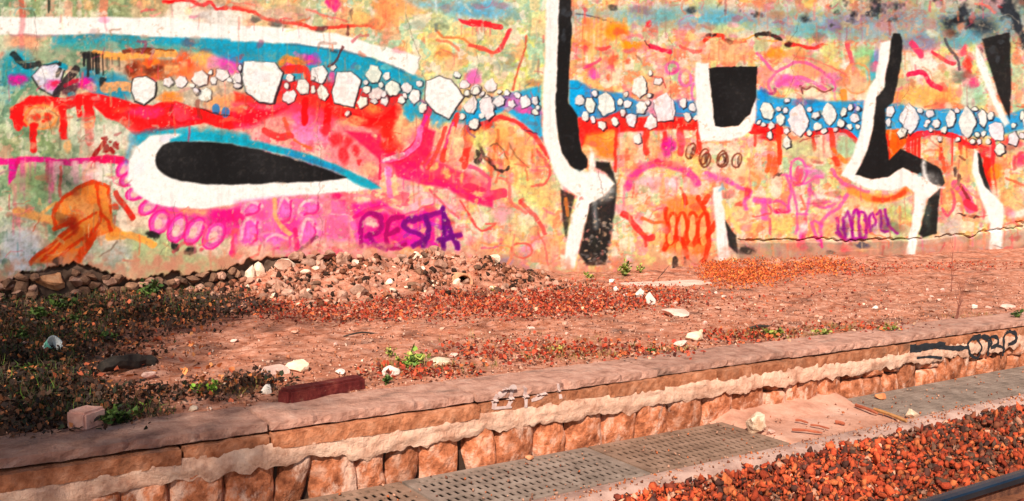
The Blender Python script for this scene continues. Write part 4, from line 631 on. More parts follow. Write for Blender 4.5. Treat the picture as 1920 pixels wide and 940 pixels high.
# the long crack above the plinth at the right, cut into the plaster
def carve(px_pts, width, depth):
    P = [W(*p) for p in px_pts]; P = [(p.x, p.z) for p in P]
    for (a, b), (c, d) in zip(P[:-1], P[1:]):
        xm = (GX > min(a, c) - .1) & (GX < max(a, c) + .1) & (GZ > min(b, d) - .15) & (GZ < max(b, d) + .15)
        x = GX[xm]; z = GZ[xm] + .05 * (gridnoise(.12, 9)[xm] - .5); vx, vz = c - a, d - b; L = vx * vx + vz * vz
        t = np.clip(((x - a) * vx + (z - b) * vz) / L, 0, 1); dd = np.hypot(x - a - t * vx, z - b - t * vz)
        ww = width * (.35 + 1.3 * gridnoise(.25, 12)[xm])
        k = np.clip((ww - dd) / (ww * .5), 0, 1); DEP[xm] = np.maximum(DEP[xm], k * depth)
carve([(1385, 450), (1450, 451), (1545, 447), (1583, 453), (1640, 448), (1700, 448), (1730, 446)], .016, .07)
carve([(1755, 444), (1800, 440), (1820, 446), (1838, 435), (1870, 430), (1925, 424)], .018, .07)
carve([(1905, 415), (1960, 428)], .02, .06)
# plinth slightly proud below the crack
pl = np.clip((np.interp(cols, [W(1375, 452).x, W(1720, 448).x, W(1925, 424).x], [W(1375, 452).z, W(1720, 448).z, W(1925, 424).z])[None, :] - .02 - GZ) / .02, 0, 1) * (cols > W(1378, 452).x)[None, :]
DEP -= pl * (.018 + .012 * (gridnoise(.2, 5) - .5))
# missing plaster at the foot, left: the core of the wall lies 9 cm further back
fz = np.array([foot_z(x) if x < XF_END + .4 else -.3 for x in cols])
core = np.clip((fz[None, :] - GZ) / .012, 0, 1)
DEP += core * (.055 + .05 * (gridnoise(.16, 6) - .5) + .04 * (gridnoise(.06, 7) - .5))
corecol = np.array([.11, .065, .045])[None, None] * (.6 + .9 * gridnoise(.12, 8))[..., None]
PAINT = PAINT.reshape(nr, nc, 3) * (1 - core[..., None]) + corecol * core[..., None]
verts = np.stack([GX, DEP, GZ], -1).reshape(-1, 3)
ii = (np.arange(nr - 1)[:, None] * nc + np.arange(nc - 1)[None, :]).ravel()
quads = np.stack([ii, ii + 1, ii + nc + 1, ii + nc], 1)
me = bpy.data.meshes.new('painted_plaster'); me.vertices.add(len(verts)); me.vertices.foreach_set('co', verts.astype(np.float32).ravel())
me.loops.add(quads.size); me.loops.foreach_set('vertex_index', quads.astype(np.int32).ravel()); me.polygons.add(len(quads)); me.polygons.foreach_set('loop_start', (np.arange(len(quads)) * 4).astype(np.int32))
me.polygons.foreach_set('use_smooth', np.ones(len(quads), bool)); me.update(calc_edges=True)
vcol(me, PAINT.reshape(-1, 3), 'paint')
m_paint = bpy.data.materials.new('spray_painted_plaster'); m_paint.use_nodes = True
n = m_paint.node_tree.nodes; l = m_paint.node_tree.links; b = n['Principled BSDF']; b.inputs['Roughness'].default_value = .8; b.inputs['Specular IOR Level'].default_value = .12
at = n.new('ShaderNodeAttribute'); at.attribute_name = 'paint'; geo = n.new('ShaderNodeNewGeometry')
t1 = n.new('ShaderNodeTexNoise'); t1.inputs['Scale'].default_value = 55; t1.inputs['Detail'].default_value = 5; l.new(geo.outputs['Position'], t1.inputs['Vector'])
mr = n.new('ShaderNodeMapRange'); mr.inputs[1].default_value = .25; mr.inputs[2].default_value = .75; mr.inputs[3].default_value = .90; mr.inputs[4].default_value = 1.06; l.new(t1.outputs['Fac'], mr.inputs[0])
mxn = n.new('ShaderNodeVectorMath'); mxn.operation = 'SCALE'; l.new(at.outputs['Color'], mxn.inputs[0]); l.new(mr.outputs[0], mxn.inputs['Scale']); l.new(mxn.outputs[0], b.inputs['Base Color'])
t2 = n.new('ShaderNodeTexNoise'); t2.inputs['Scale'].default_value = 90; t2.inputs['Detail'].default_value = 8; l.new(geo.outputs['Position'], t2.inputs['Vector'])
bp = n.new('ShaderNodeBump'); bp.inputs['Strength'].default_value = .15; bp.inputs['Distance'].default_value = .008; l.new(t2.outputs['Fac'], bp.inputs['Height']); l.new(bp.outputs[0], b.inputs['Normal'])
me.materials.append(m_paint)
wall = empty('graffiti_wall', (0, 0, 0), 'long plastered wall covered in graffiti letters, painted pebbles and a black eye', 'wall')
wo = bpy.data.objects.new('painted_plaster', me); COL.objects.link(wo); wo.parent = wall
M_conc = mat('concrete', (.30, .25, .22), (.42, .34, .29), (.5, .42, .36), 3)
obj('wall_core', *merge([([(x, y, z) for z in (-.45, 6) for y in (.21, .6) for x in (-9, 46)], [(0, 1, 3, 2), (4, 6, 7, 5), (2, 3, 7, 6), (0, 2, 6, 4), (1, 5, 7, 3), (0, 4, 5, 1)])]), M_conc, wall)
bm = bmesh.new(); bmesh.ops.create_cube(bm, size=1)
for v in bm.verts: v.co = Vector((18.5 + v.co.x * 55.2, .28 + v.co.y * .72, 6.06 + v.co.z * .1))
bobj('coping', bm, M_conc, wall)

# ------------------------------------------------------------------ platform dirt, rubble at the wall's foot
ZT = -.445                                     # level of the track side
YB, YFc, YFl = -4.71, -5.13, -5.16              # coping back edge, coping face, lower course face
_bx = [W(p, 520).x for p in (-200, 0, 300, 450, 560, 700, 850, 950, 1080, 1340, 1400, 1560, 1700, 1930, 2300)]
_bh = [.08, .06, .05, .10, .28, .31, .30, .12, .02, .03, .09, .07, .03, .05, .05]
def hg(x, y):
    t = max(0.0, 1 - (-y) / 1.15); t = t * t * (3 - 2 * t)
    k = min(1.0, max(0.0, (y - YB) / .5)); 
    return float(np.interp(x, _bx, _bh)) * t * (1 + .5 * fbm((x, y, 1), 2.5, 3)) + (t * .05 * (float(np.interp(x, _bx, _bh)) > .08) + .010) * fbm((x, y, 7), 9, 3) + k * (.015 * fbm((x * .7, y * 1.4, 5), 4.5, 4) + .014 * abs(fbm((x, y, 11), 11, 3))) + k * (.022 * fbm((x, y, 0), 1.1, 3) + .014 * fbm((x, y, 3), 5, 3)) - .012 * (1 - k)
def ground_grid(name, xs, ys, fn, m):
    V = [(x, y, fn(x, y)) for y in ys for x in xs]; nx = len(xs)
    F = [(j * nx + i, j * nx + i + 1, (j + 1) * nx + i + 1, (j + 1) * nx + i) for j in range(len(ys) - 1) for i in range(nx - 1)]
    return tag(obj(name, V, F, m, None, True), kind='structure')
M_dirt = mat('salmon_dirt', (.28, .085, .042), (.54, .225, .14), (.68, .36, .26), 9, .95, 1.0, 30, spec=.05, detail=12)
def patchy(m, vec, scale, col, lo, hi, fac):
    """lay a second, larger noise of another soil colour over a material's base colour"""
    n = m.node_tree.nodes; l = m.node_tree.links; b = n['Principled BSDF']; src = b.inputs['Base Color'].links[0].from_socket
    g = n.new('ShaderNodeNewGeometry'); mp = n.new('ShaderNodeVectorMath'); mp.operation = 'MULTIPLY'; mp.inputs[1].default_value = vec; l.new(g.outputs['Position'], mp.inputs[0])
    t = n.new('ShaderNodeTexNoise'); t.inputs['Scale'].default_value = scale; t.inputs['Detail'].default_value = 9; t.inputs['Roughness'].default_value = .7; l.new(mp.outputs[0], t.inputs['Vector'])
    r = n.new('ShaderNodeMapRange'); r.inputs[1].default_value = lo; r.inputs[2].default_value = hi; r.inputs[4].default_value = fac; l.new(t.outputs['Fac'], r.inputs[0])
    x = n.new('ShaderNodeMix'); x.data_type = 'RGBA'; l.new(r.outputs[0], x.inputs[0]); l.new(src, x.inputs[6]); x.inputs[7].default_value = (*col, 1); l.new(x.outputs[2], b.inputs['Base Color'])
patchy(M_dirt, (.55, 1.6, 1), 1.3, (.38, .095, .04), .52, .68, .75)
patchy(M_dirt, (.5, 2.0, 1), 3.1, (.13, .04, .022), .54, .68, .85)
patchy(M_dirt, (.6, 1.7, 1), 2.2, (.70, .42, .32), .60, .72, .7)
patchy(M_dirt, (.8, 1.5, 1), 7.0, (.17, .05, .026), .56, .68, .75); patchy(M_dirt, (1, 1, 1), 34.0, (.14, .045, .025), .58, .68, .6)
def attr_mult(m, name):
    n = m.node_tree.nodes; l = m.node_tree.links; b = n['Principled BSDF']; src = b.inputs['Base Color'].links[0].from_socket
    a = n.new('ShaderNodeAttribute'); a.attribute_name = name; x = n.new('ShaderNodeMix'); x.data_type = 'RGBA'; x.blend_type = 'MULTIPLY'; x.inputs[0].default_value = 1
    l.new(src, x.inputs[6]); l.new(a.outputs['Color'], x.inputs[7]); l.new(x.outputs[2], b.inputs['Base Color'])
attr_mult(M_dirt, 'humus')
xs = list(np.arange(-9, -.5, .3)) + list(np.arange(-.5, 9, .03)) + list(np.arange(9, 16, .06)) + list(np.arange(16, 46.1, .25))
gr = ground_grid('platform_ground', xs, list(np.arange(YB, .13, .036)), hg, M_dirt)
_g = np.empty(len(gr.data.vertices) * 3, np.float32); gr.data.vertices.foreach_get('co', _g); _g = _g.reshape(-1, 3); _c = RC @ (_g - CAM).T; _c[2] = np.maximum(_c[2], .3)
_px, _py = CX + FPX * _c[0] / _c[2], CY + FPX * _c[1] / _c[2]; hum = np.zeros(len(_g))
for (cx_, cy_, rx, ry) in ((80, 620, 130, 80), (50, 720, 130, 80), (240, 585, 150, 34), (140, 775, 130, 30), (370, 572, 120, 22), (-150, 650, 150, 150)): hum = np.maximum(hum, 1.5 - np.hypot((_px - cx_) / rx, (_py - cy_) / ry))
hum = np.clip(hum * 1.6 + np.array([.8 * fbm(v, 3, 3) for v in _g]), 0, 1)[:, None]          # black leaf-mould soil
vcol(gr.data, 1 - hum * np.array([.86, .80, .74]), 'humus')
def at(px, py):
    """where a photo pixel meets the uneven platform dirt"""
    p = G(px, py)
    for _ in range(6): p = G(px, py, hg(p.x, p.y))
    return p
M_stone = mat('rubble_stone', (.20, .09, .055), (.42, .22, .15), (.55, .34, .25), 9, .9, .6, 60, rnd=.25)
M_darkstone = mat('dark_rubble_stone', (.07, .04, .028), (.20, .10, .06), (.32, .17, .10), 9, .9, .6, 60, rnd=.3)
M_pale = mat('pale_stone', (.56, .36, .25), (.78, .58, .42), (.85, .70, .55), 12, .9, .5, 70, rnd=.1)
_rs = random.Random(21); k = 0
def wall_stone(px, py, w, h, m, yy=0.0):
    global k
    k += 1; p = W(px, py); s = (RC @ (np.array(p) - CAM))[2] / FPX
    bm = rock_bm((w * s * .5, _rs.uniform(.06, .1), h * s * .5), 300 + k, 2, .3)
    bmesh.ops.rotate(bm, verts=bm.verts, matrix=Matrix.Rotation(_rs.uniform(-.25, .25), 3, 'Y'))
    return bobj('stone', bm, m, wall, False, (p.x, .02 + yy, p.z))
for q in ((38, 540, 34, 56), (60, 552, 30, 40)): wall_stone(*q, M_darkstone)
wall_stone(98, 528, 62, 44, mat('orange_stone', (.34, .13, .06), (.62, .28, .13), (.7, .4, .22), 12, .9, .5, 60))
for q in ((468, 522, 22, 62), (487, 520, 26, 60), (528, 512, 56, 66), (575, 498, 40, 36), (605, 505, 50, 40), (640, 488, 34, 30), (548, 545, 40, 30)): wall_stone(*q, M_pale if q[0] < 560 else M_stone, -.04)
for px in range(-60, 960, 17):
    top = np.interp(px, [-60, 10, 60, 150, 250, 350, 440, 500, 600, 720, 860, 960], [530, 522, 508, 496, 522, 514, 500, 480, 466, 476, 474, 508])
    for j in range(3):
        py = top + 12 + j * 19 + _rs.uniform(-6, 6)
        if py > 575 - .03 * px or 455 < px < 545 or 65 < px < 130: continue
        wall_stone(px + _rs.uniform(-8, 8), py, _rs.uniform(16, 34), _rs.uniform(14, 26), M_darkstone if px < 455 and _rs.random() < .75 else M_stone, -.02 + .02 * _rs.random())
M_pinkrub = mat('pinkish_rubble', (.34, .15, .09), (.54, .28, .19), (.64, .38, .28), 14, .95, .8, 50, rnd=.2)
# rubble lying on the bank in front of the wall
def loose(px, py, w, h, m, label, group=None, name='loose_stone', flat=.6, sink=.42, rz=None, sub=3):
    global k
    k += 1; p = at(px, py); s = (RC @ (np.array(p) - CAM))[2] / FPX
    bm = rock_bm((w * s * .5, w * s * .5 * _rs.uniform(.6, .9), h * s * .55), 700 + k, sub, .25)
    bmesh.ops.rotate(bm, verts=bm.verts, matrix=Matrix.Rotation(_rs.uniform(-.4, .4) if rz is None else rz, 3, 'Z'))
    zmin = min(v.co.z for v in bm.verts); o = bobj(name, bm, m, None, False, (p.x, p.y, p.z - zmin * (1 - sink)))
    return tag(o, label, 'stone', group)
XR0, XR1 = W(440, 520).x, W(985, 520).x
for i in range(150):
    x = _rs.uniform(XR0, XR1); y = -1.25 * _rs.random() ** 1.3 - .02; r = .03 + .05 * _rs.random() ** 1.6 + .05 * (_rs.random() < .12)
    bm = rock_bm((r, r * _rs.uniform(.6, .9), r * _rs.uniform(.45, .75)), 2000 + i, 2, .3); bmesh.ops.rotate(bm, verts=bm.verts, matrix=Euler((_rs.gauss(0, .3), _rs.gauss(0, .3), _rs.uniform(0, 6))).to_matrix())
    tag(bobj('rubble_stone', bm, _rs.choice((M_stone, M_stone, M_pinkrub, M_pinkrub, M_pale, M_darkstone)), None, False, (x, y, hg(x, y) + r * .22)), 'rough stone in the rubble bank at the foot of the graffiti wall', 'stone', 'stones of the rubble bank')
CHIPS = [rock_template(s_) for s_ in range(60, 72)]
M_chip = mat('rubble_chip', (.6, .55, .55), (1, 1, 1), None, 24, .95, .6, 60, attr='tint', spec=.05)
PP = []; SZ = []
for i in range(6000):
    x = _rs.uniform(XR0 - .3, XR1 + .3) if i % 4 else _rs.uniform(.6, XR1); y = -1.35 * _rs.random() ** 1.25 - .01; r = .010 + .048 * _rs.random() ** 2.8
    if fbm((x, y, 21), 2.5, 3) < .02 and i % 4: continue
    PP.append((x, y, hg(x, y) + r * .25)); SZ.append(r)
n_ = len(PP); SZ = np.array(SZ); cc = RNG.random(n_)
_tint = lambda n_: np.clip(np.array([(.48, .21, .13), (.38, .14, .075), (.58, .33, .23), (.05, .028, .02), (.20, .08, .045)])[RNG.choice(5, n_, p=[.22, .22, .12, .24, .20])] * (1 + RNG.normal(0, .18, (n_, 1))), .01, .9)
tag(scatter('rubble', CHIPS, PP, RNG.uniform(0, 6.28, (n_, 3)), SZ, _tint(n_), M_chip), 'broken rubble and mortar crumbs banked along the foot of the graffiti wall', 'rubble', None, 'stuff')
# ------------------------------------------------------------------ the stone platform edge
edge = empty('platform_edge_wall', (0, YFl, ZT), 'low stone platform edge with worn coping, pale mortar band and upright rubble stones', 'platform edge')
def local(o): o.location = Vector(o.location) - edge.location; return o
M_cope = mat('worn_coping_stone', (.27, .125, .085), (.46, .235, .17), (.55, .32, .24), 9, .9, 1.0, 30, rnd=.14, detail=12)
patchy(M_cope, (.6, 1.5, 1), 4.0, (.17, .105, .08), .55, .68, .75); patchy(M_cope, (1, 1, 1), 2.2, (.58, .36, .28), .56, .66, .6)
M_course = mat('orange_brown_stone', (.24, .07, .028), (.44, .16, .075), (.56, .25, .14), 11, .9, 1.0, 30, rnd=.2, detail=12)
patchy(M_course, (1, 1, 1), 5.0, (.13, .055, .03), .55, .68, .7)
M_mortar = mat('pale_mortar', (.46, .22, .14), (.70, .41, .285), (.78, .52, .38), 9, .95, 1.0, 30)
M_face = mat('rust_rubble_stone', (.16, .04, .016), (.50, .16, .07), (.70, .37, .25), 12, .9, 1.0, 30, rnd=.3, detail=12)
patchy(M_face, (1, 1, .6), 5.5, (.74, .46, .34), .54, .62, .85)
EDGE_MESH = []
def slab(name, x0, x1, y0, y1, z0, z1, m, rnd=.012, seed=0, cell=.06):
    """a worn block: a box cut into a grid, edges rounded, faces uneven"""
    nx = max(2, int((x1 - x0) / cell)); ny = max(2, int((y1 - y0) / cell)); nz = max(2, int((z1 - z0) / .035))
    bm = bmesh.new(); idx = {}
    def V(i, j, q):
        if (i, j, q) not in idx: idx[(i, j, q)] = bm.verts.new((x0 + (x1 - x0) * i / nx, y0 + (y1 - y0) * j / ny, z0 + (z1 - z0) * q / nz))
        return idx[(i, j, q)]
    for i in range(nx):
        for j in range(ny):
            bm.faces.new((V(i, j, nz), V(i + 1, j, nz), V(i + 1, j + 1, nz), V(i, j + 1, nz)))
    for i in range(nx):
        for q in range(nz):
            bm.faces.new((V(i, 0, q), V(i + 1, 0, q), V(i + 1, 0, q + 1), V(i, 0, q + 1)))
    for j in range(ny):
        for q in range(nz):
            bm.faces.new((V(0, j, q), V(0, j, q + 1), V(0, j + 1, q + 1), V(0, j + 1, q))); bm.faces.new((V(nx, j, q), V(nx, j + 1, q), V(nx, j + 1, q + 1), V(nx, j, q + 1)))
    bm.faces.new([V(0, 0, 0), V(0, ny, 0), V(nx, ny, 0), V(nx, 0, 0)])
    c = Vector(((x0 + x1) / 2, (y0 + y1) / 2, (z0 + z1) / 2)); hx, hy, hz = (x1 - x0) / 2, (y1 - y0) / 2, (z1 - z0) / 2; r = min(.010, hz * .6)
    for v in bm.verts:
        d = v.co - c; q = Vector((max(-hx + r, min(hx - r, d.x)), max(-hy + r, min(hy - r, d.y)), max(-hz + r, min(hz - r, d.z))))
        e = d - q
        if e.length > r: d = q + e.normalized() * r
        co = c + d; s = seed * 5.3
        if name == 'coping_stone' and co.y < y0 + .05 and co.z > z1 - .03:
            ch = max(0, fbm((co.x + s, 2, 0), 7, 4) - .18); co = co + Vector((0, ch * .09 * max(0, 1 - (co.y - y0) / .05), -ch * .045))
        v.co = co + Vector((0, rnd * .45 * fbm((co.x + s, co.z * 2, 1), 14, 4), rnd * .35 * fbm((co.x + s, co.y, 9), 12, 4))) + Vector((0, .006 * math.sin(s * 3), .006 * math.sin(s * 7)))
    bm.normal_update()
    EDGE_MESH.append(([v.co.copy() for v in bm.verts], [[v.index for v in f.verts] for f in bm.faces]) if bm.verts.index_update() is None else None)
    for v in bm.verts: v.co -= edge.location
    return bobj(name, bm, m, edge, False)
xj = [-6.5, -4.9, -3.4, -2.0, -.7, .45, 1.82, 3.14, 4.67, 6.1, 7.7, 9.2, 10.7, 12.3, 13.8, 15.4, 17, 18.7, 20.4, 22, 24, 26]
for i, (a, c_) in enumerate(zip(xj[:-1], xj[1:])): slab('coping_stone', a + .006, c_ - .006, YFc + .008 * math.sin(i * 4.1), YB + .012 * math.sin(i * 2.7), -.055, .0, M_cope, .018, i, .035)
xc = [-6.5, -5, -3.6, -2.3, -1, .2, 1.35, 1.82, 3.16, 4.2, 4.72, 5.25, 5.62, 6.4, 7.5, 8.3, 9.5, 10.4, 11.6, 12.8, 14, 15.5, 17, 18.4, 20, 21.7, 23.5, 26]
for i, (a, c_) in enumerate(zip(xc[:-1], xc[1:])): slab('course_stone', a + .005, c_ - .005, YFl + .006 * math.sin(i * 3.3), YB - .1, -.15, -.062, M_course, .022, 40 + i, .035)
# pale mortar band: lumpy, spread over the joint, ragged lower edge
xs = np.arange(-6.5, 26, .022); prof = 11; V = []; F = []
for i, x in enumerate(xs):
    zt = -.118 + .014 * fbm((x, 0, 5), 3, 3); zb_ = -.252 + .040 * fbm((x, 0, 7), 3.1, 4) + .03 * fbm((x, 1, 2), 11, 3)
    for j in range(prof):
        t = j / (prof - 1); bulge = math.sin(t * math.pi) ** .7
        V.append((x, YFl + .010 - .012 * bulge - .010 * t - .010 * fbm((x, t * .18, 1), 16, 5) - .006 * fbm((x, t, 3), 3, 2), zt + (zb_ - zt) * t))
for i in range(len(xs) - 1):
    for j in range(prof - 1): F.append((i * prof + j, i * prof + j + 1, (i + 1) * prof + j + 1, (i + 1) * prof + j))
EDGE_MESH.append((V, F))
obj('mortar_band', [Vector(v) - edge.location for v in V], F, M_mortar, edge, True)
# backing and upright rubble stones
obj('backing', [Vector(v) - edge.location for v in [(x, y, z) for z in (ZT - .25, -.16) for y in (YFl + .075, YB - .1) for x in (-6.5, 26)]], [(0, 1, 3, 2), (4, 6, 7, 5), (2, 3, 7, 6), (0, 2, 6, 4), (1, 5, 7, 3), (0, 4, 5, 1)], mat('dark_joint_mortar', (.055, .03, .02), None, None, 12), edge)
def face_stone(x0, x1, z0, z1, seed):
    nx, nz = 13, 12; V = []; r_ = random.Random(seed); lean = r_.uniform(-.035, .035); dp = r_.uniform(-.012, .022); tw = r_.uniform(-.02, .02); fac = [(r_.uniform(-1, 1), r_.uniform(-1, 1), r_.uniform(-.35, .1)) for _ in range(6)]
    for j in range(nz + 1):
        for i in range(nx + 1):
            u, w = i / nx, j / nz; cx_, cz_ = (u - .5) * 2, (w - .5) * 2
            rr = 1.03 - .07 * (abs(cx_) ** 3) * (abs(cz_) ** 3)
            edge_ = max(abs(cx_), abs(cz_)) ** 6
            x = (x0 + x1) / 2 + cx_ * (x1 - x0) / 2 * rr + lean * cz_ + .014 * fbm((seed, cz_ * 1.2, cx_), 1.3, 3); z = (z0 + z1) / 2 + cz_ * (z1 - z0) / 2 * rr + .012 * fbm((cx_ * 1.2, seed, cz_), 1.3, 2)
            y = YFl + .012 - dp + tw * cx_ * .5 + .05 * edge_ ** 1.4 + .030 * max(a_ * cx_ + b_ * cz_ + c_ for a_, b_, c_ in fac) + .010 * fbm((x * 12, z * 12, seed), 1.0, 4)
            V.append(Vector((x, y, z)) - edge.location)
    F = [(j * (nx + 1) + i, j * (nx + 1) + i + 1, (j + 1) * (nx + 1) + i + 1, (j + 1) * (nx + 1) + i) for j in range(nz) for i in range(nx)]
    return obj('stone', V, F, M_face, edge, False)
xk = -6.4; joints = [2.88 + .2, 3.30, 3.61, 3.87, 4.20, 4.49, 4.80, 5.15, 5.47, 5.83]; sd = 900
while xk < 3.0:
    w = _rs.uniform(.15, .30); face_stone(xk, min(xk + w, 3.08), ZT - .12, -.15, sd); sd += 1; xk += w
for a, c_ in zip(joints[:-1], joints[1:]):
    face_stone(a, c_, ZT - .12, -.15, sd); sd += 1
xk = joints[-1]
while xk < 20:
    w = _rs.uniform(.12, .34)
    if w > .24 and _rs.random() < .45:
        zm = ZT + _rs.uniform(.1, .17); face_stone(xk, xk + w, ZT - .12, zm, sd); face_stone(xk, xk + w, zm, -.15, sd + 500)
    else: face_stone(xk, xk + w, ZT - .12, -.15, sd)
    sd += 1; xk += w
# tags sprayed on the edge: ribbons laid on the stone surface
_v, _f = merge(EDGE_MESH); bvh = BVHTree.FromPolygons([Vector(v) for v in _v], _f)
def ribbon(px_pts, w, soft=True):
    P = spline(px_pts, 10); P = [W(p[0], p[1], YFl) for p in P]; s = w / FPX * 5.6; V = []; F = []
    nn = 5
    for i, p in enumerate(P):
        d = (P[min(i + 1, len(P) - 1)] - P[max(i - 1, 0)]); d.y = 0; d.normalize(); nrm = Vector((-d.z, 0, d.x))
        for j in range(nn):
            q = p + nrm * s * ((j / (nn - 1)) - .5) * (1 + .6 * fbm((p.x, p.z, 3), 14, 3)); hit = bvh.ray_cast(Vector((q.x, YFl - .5, q.z)), Vector((0, 1, 0)))
            y = hit[0].y if hit[0] and hit[0].y < YFl + .12 else YFl
            V.append(Vector((q.x, y - .004, q.z)) - edge.location)
    for i in range(len(P) - 1):
        for j in range(nn - 1): F.append((i * nn + j, i * nn + j + 1, (i + 1) * nn + j + 1, (i + 1) * nn + j))
    return V, F
M_tagb = mat('black_tag_paint', (.02, .022, .026), None, None, 20, .6, .2, 60); M_tagw = mat('pale_tag_paint', (.46, .30, .26), (.60, .46, .42), None, 20, .8, .2, 60)
obj('black_tag', *merge([ribbon([(1706, 654), (1740, 650), (1772, 647)], 22.0), ribbon([(1765, 651), (1790, 653), (1816, 651)], 13.5), ribbon([(1718, 671), (1742, 669), (1764, 671)], 7.5),
    ribbon([(1826, 632), (1815, 645), (1817, 663), (1832, 671), (1838, 655), (1834, 638), (1826, 632)], 9.0), ribbon([(1824, 634), (1842, 631), (1858, 640), (1852, 650)], 13.2), ribbon([(1852, 668), (1852, 648), (1858, 632), (1870, 634), (1868, 646), (1856, 652)], 10.5), ribbon([(1866, 648), (1878, 652), (1880, 668)], 7.5), ribbon([(1882, 662), (1881, 636), (1890, 622), (1904, 626), (1902, 640), (1888, 646)], 12.0)]), M_tagb, edge)
obj('pale_tag', *merge([ribbon([(926, 768), (931, 750), (936, 742)], 10.5), ribbon([(938, 744), (952, 733), (963, 728), (960, 748), (953, 764)], 12.0), ribbon([(986, 765), (988, 745), (990, 728)], 9.0), ribbon([(998, 752), (1010, 746), (1026, 738)], 7.5), ribbon([(1050, 720), (1052, 748)], 7.5), ribbon([(926, 766), (960, 764)], 6.0)]), M_tagw, edge)

# ------------------------------------------------------------------ track side: bed, trough edge, gratings, ballast, rail
def hb(x, y):
    if y > -5.845: return ZT - .24
    if y > -5.99: return ZT - .05
    t = min(1, (-5.99 - y) / .35); return ZT - .045 + .05 * t + .02 * fbm((x, y, 2), 2, 3)
M_bed = mat('rusty_track_soil', (.10, .035, .018), (.24, .085, .04), (.34, .14, .07), 5, .95, .8, 30)
xs = list(np.arange(-15, 0, .6)) + list(np.arange(0, 14, .2)) + list(np.arange(14, 46.1, .8))
ground_grid('track_bed', xs, list(np.arange(-20, -6.4, .4)) + [-6.3, -6.2, -6.1, -6.0, -5.98, -5.9, -5.87], hb, M_bed)
ground_grid('trough_floor', [-9, 46], [-5.88, -5.0], lambda x, y: ZT - .2, mat('trough_shade_black', (.05, .03, .02), None, None, 8))  # near-black floor: the shade under the gratings is put into its colour
M_ledge = mat('pinkish_concrete', (.28, .16, .125), (.44, .27, .215), (.54, .36, .29), 5, .9, .5, 50)
V = []; F = []; xs = np.arange(-8, 30, .08)
for i, x in enumerate(xs):
    a = .012 * fbm((x, 0, 3), 4, 3)
    V += [(x, -5.845 + a * .3, ZT - .22), (x, -5.845 + a * .3, ZT + .002), (x, -5.86 + a, ZT + .008), (x, -5.99 + a * 3, ZT + .006 + a), (x, -6.03 + a * 3, ZT - .06)]
for i in range(len(xs) - 1):
    for j in range(4): F.append((i * 5 + j, i * 5 + j + 1, (i + 1) * 5 + j + 1, (i + 1) * 5 + j))
tag(obj('trough_kerb', V, F, M_ledge, None, True), kind='structure')
M_grate = mat('weathered_grating_metal', (.15, .085, .055), (.25, .15, .10), (.33, .20, .14), 8, .75, .3, 80, spec=.3)
M_grate2 = mat('grey_grating_metal', (.15, .11, .085), (.25, .18, .14), (.33, .25, .20), 8, .75, .3, 80, spec=.3)
def cuboid(x0, x1, y0, y1, z0, z1):
    return [(x, y, z) for z in (z0, z1) for y in (y0, y1) for x in (x0, x1)], [(0, 2, 3, 1), (4, 5, 7, 6), (0, 1, 5, 4), (2, 6, 7, 3), (0, 4, 6, 2), (1, 3, 7, 5)]
def grating(x0, x1, y0, y1, pitch, m, label, fine=False):
    e = empty('metal_grating', ((x0 + x1) / 2, (y0 + y1) / 2, ZT - .02), label, 'grating'); o = e.location
    t = .024; loc = lambda q: ([Vector(v) - o for v in q[0]], q[1]); zt = ZT + .004
    obj('frame', *merge([loc(cuboid(x0, x1, y0, y0 + t * 1.6, ZT - .05, zt)), loc(cuboid(x0, x1, y1 - t * 1.6, y1, ZT - .05, zt)), loc(cuboid(x0, x0 + t * 1.6, y0 + t * 1.6, y1 - t * 1.6, ZT - .05, zt)), loc(cuboid(x1 - t * 1.6, x1, y0 + t * 1.6, y1 - t * 1.6, ZT - .05, zt))]), m, e)
    B = []; n_ = max(2, int((x1 - x0) / pitch)); w = pitch * .27
    for i in range(1, n_): x = x0 + (x1 - x0) * i / n_; B.append(loc(cuboid(x - w, x + w, y0 + t * 1.6, y1 - t * 1.6, ZT - .003, zt - .001)))
    ny = max(2, int((y1 - y0) / (pitch * 1.6)))
    for j in range(1, ny): y = y0 + (y1 - y0) * j / ny; B.append(loc(cuboid(x0 + t * 1.6, x1 - t * 1.6, y - w * 1.2, y + w * 1.2, ZT - .005, zt - .0025)))
    obj('grid_bars', *merge(B), m, e)
grating(-.5, 1.18, -5.835, -5.195, .050, M_grate2, 'slotted metal trough grating nearest the lower left corner of the picture')
grating(1.20, 2.58, -5.835, -5.195, .050, M_grate, 'slotted metal trough grating lying left of the grey one below the platform edge')
grating(2.60, 3.98, -5.835, -5.195, .050, M_grate2, 'greyer slotted metal grating below the pale painted tag, joined to a browner one')
grating(4.00, 5.27, -5.835, -5.195, .050, M_grate, 'brown slotted metal grating ending beside the big cream stone on the track side')
grating(6.66, 8.3, -5.835, -5.195, .034, M_grate2, 'fine grey metal grating with a stick and a stone lying on its near end', True)
grating(8.32, 10.3, -5.835, -5.195, .034, M_grate2, 'fine grey metal grating at the right edge of the picture below the black tag', True)
grating(10.32, 12.3, -5.835, -5.195, .034, M_grate2, 'far fine grey metal grating beyond the right edge of the picture', True)
# dirt that fills the open stretch of trough
M_fill = mat('pink_dust', (.36, .15, .09), (.56, .28, .19), (.64, .38, .28), 3, .95, .7, 26)
xs = np.arange(5.20, 6.80, .04); ys = np.arange(-5.86, -5.08, .04)
V = [(x, y, ZT - .006 + .05 * max(0, 1 - (y - -5.9) / -.01) * 0 + .05 * max(0, (y + 5.45) / .3) ** 1.5 + .014 * fbm((x, y, 4), 4, 3) - .05 * max(0, abs(x - 6.0) - .66) / .14) for y in ys for x in xs]; nx = len(xs)
tag(obj('dirt_fill', V, [(j * nx + i, j * nx + i + 1, (j + 1) * nx + i + 1, (j + 1) * nx + i) for j in range(len(ys) - 1) for i in range(nx - 1)], M_fill, None, True), kind='structure')
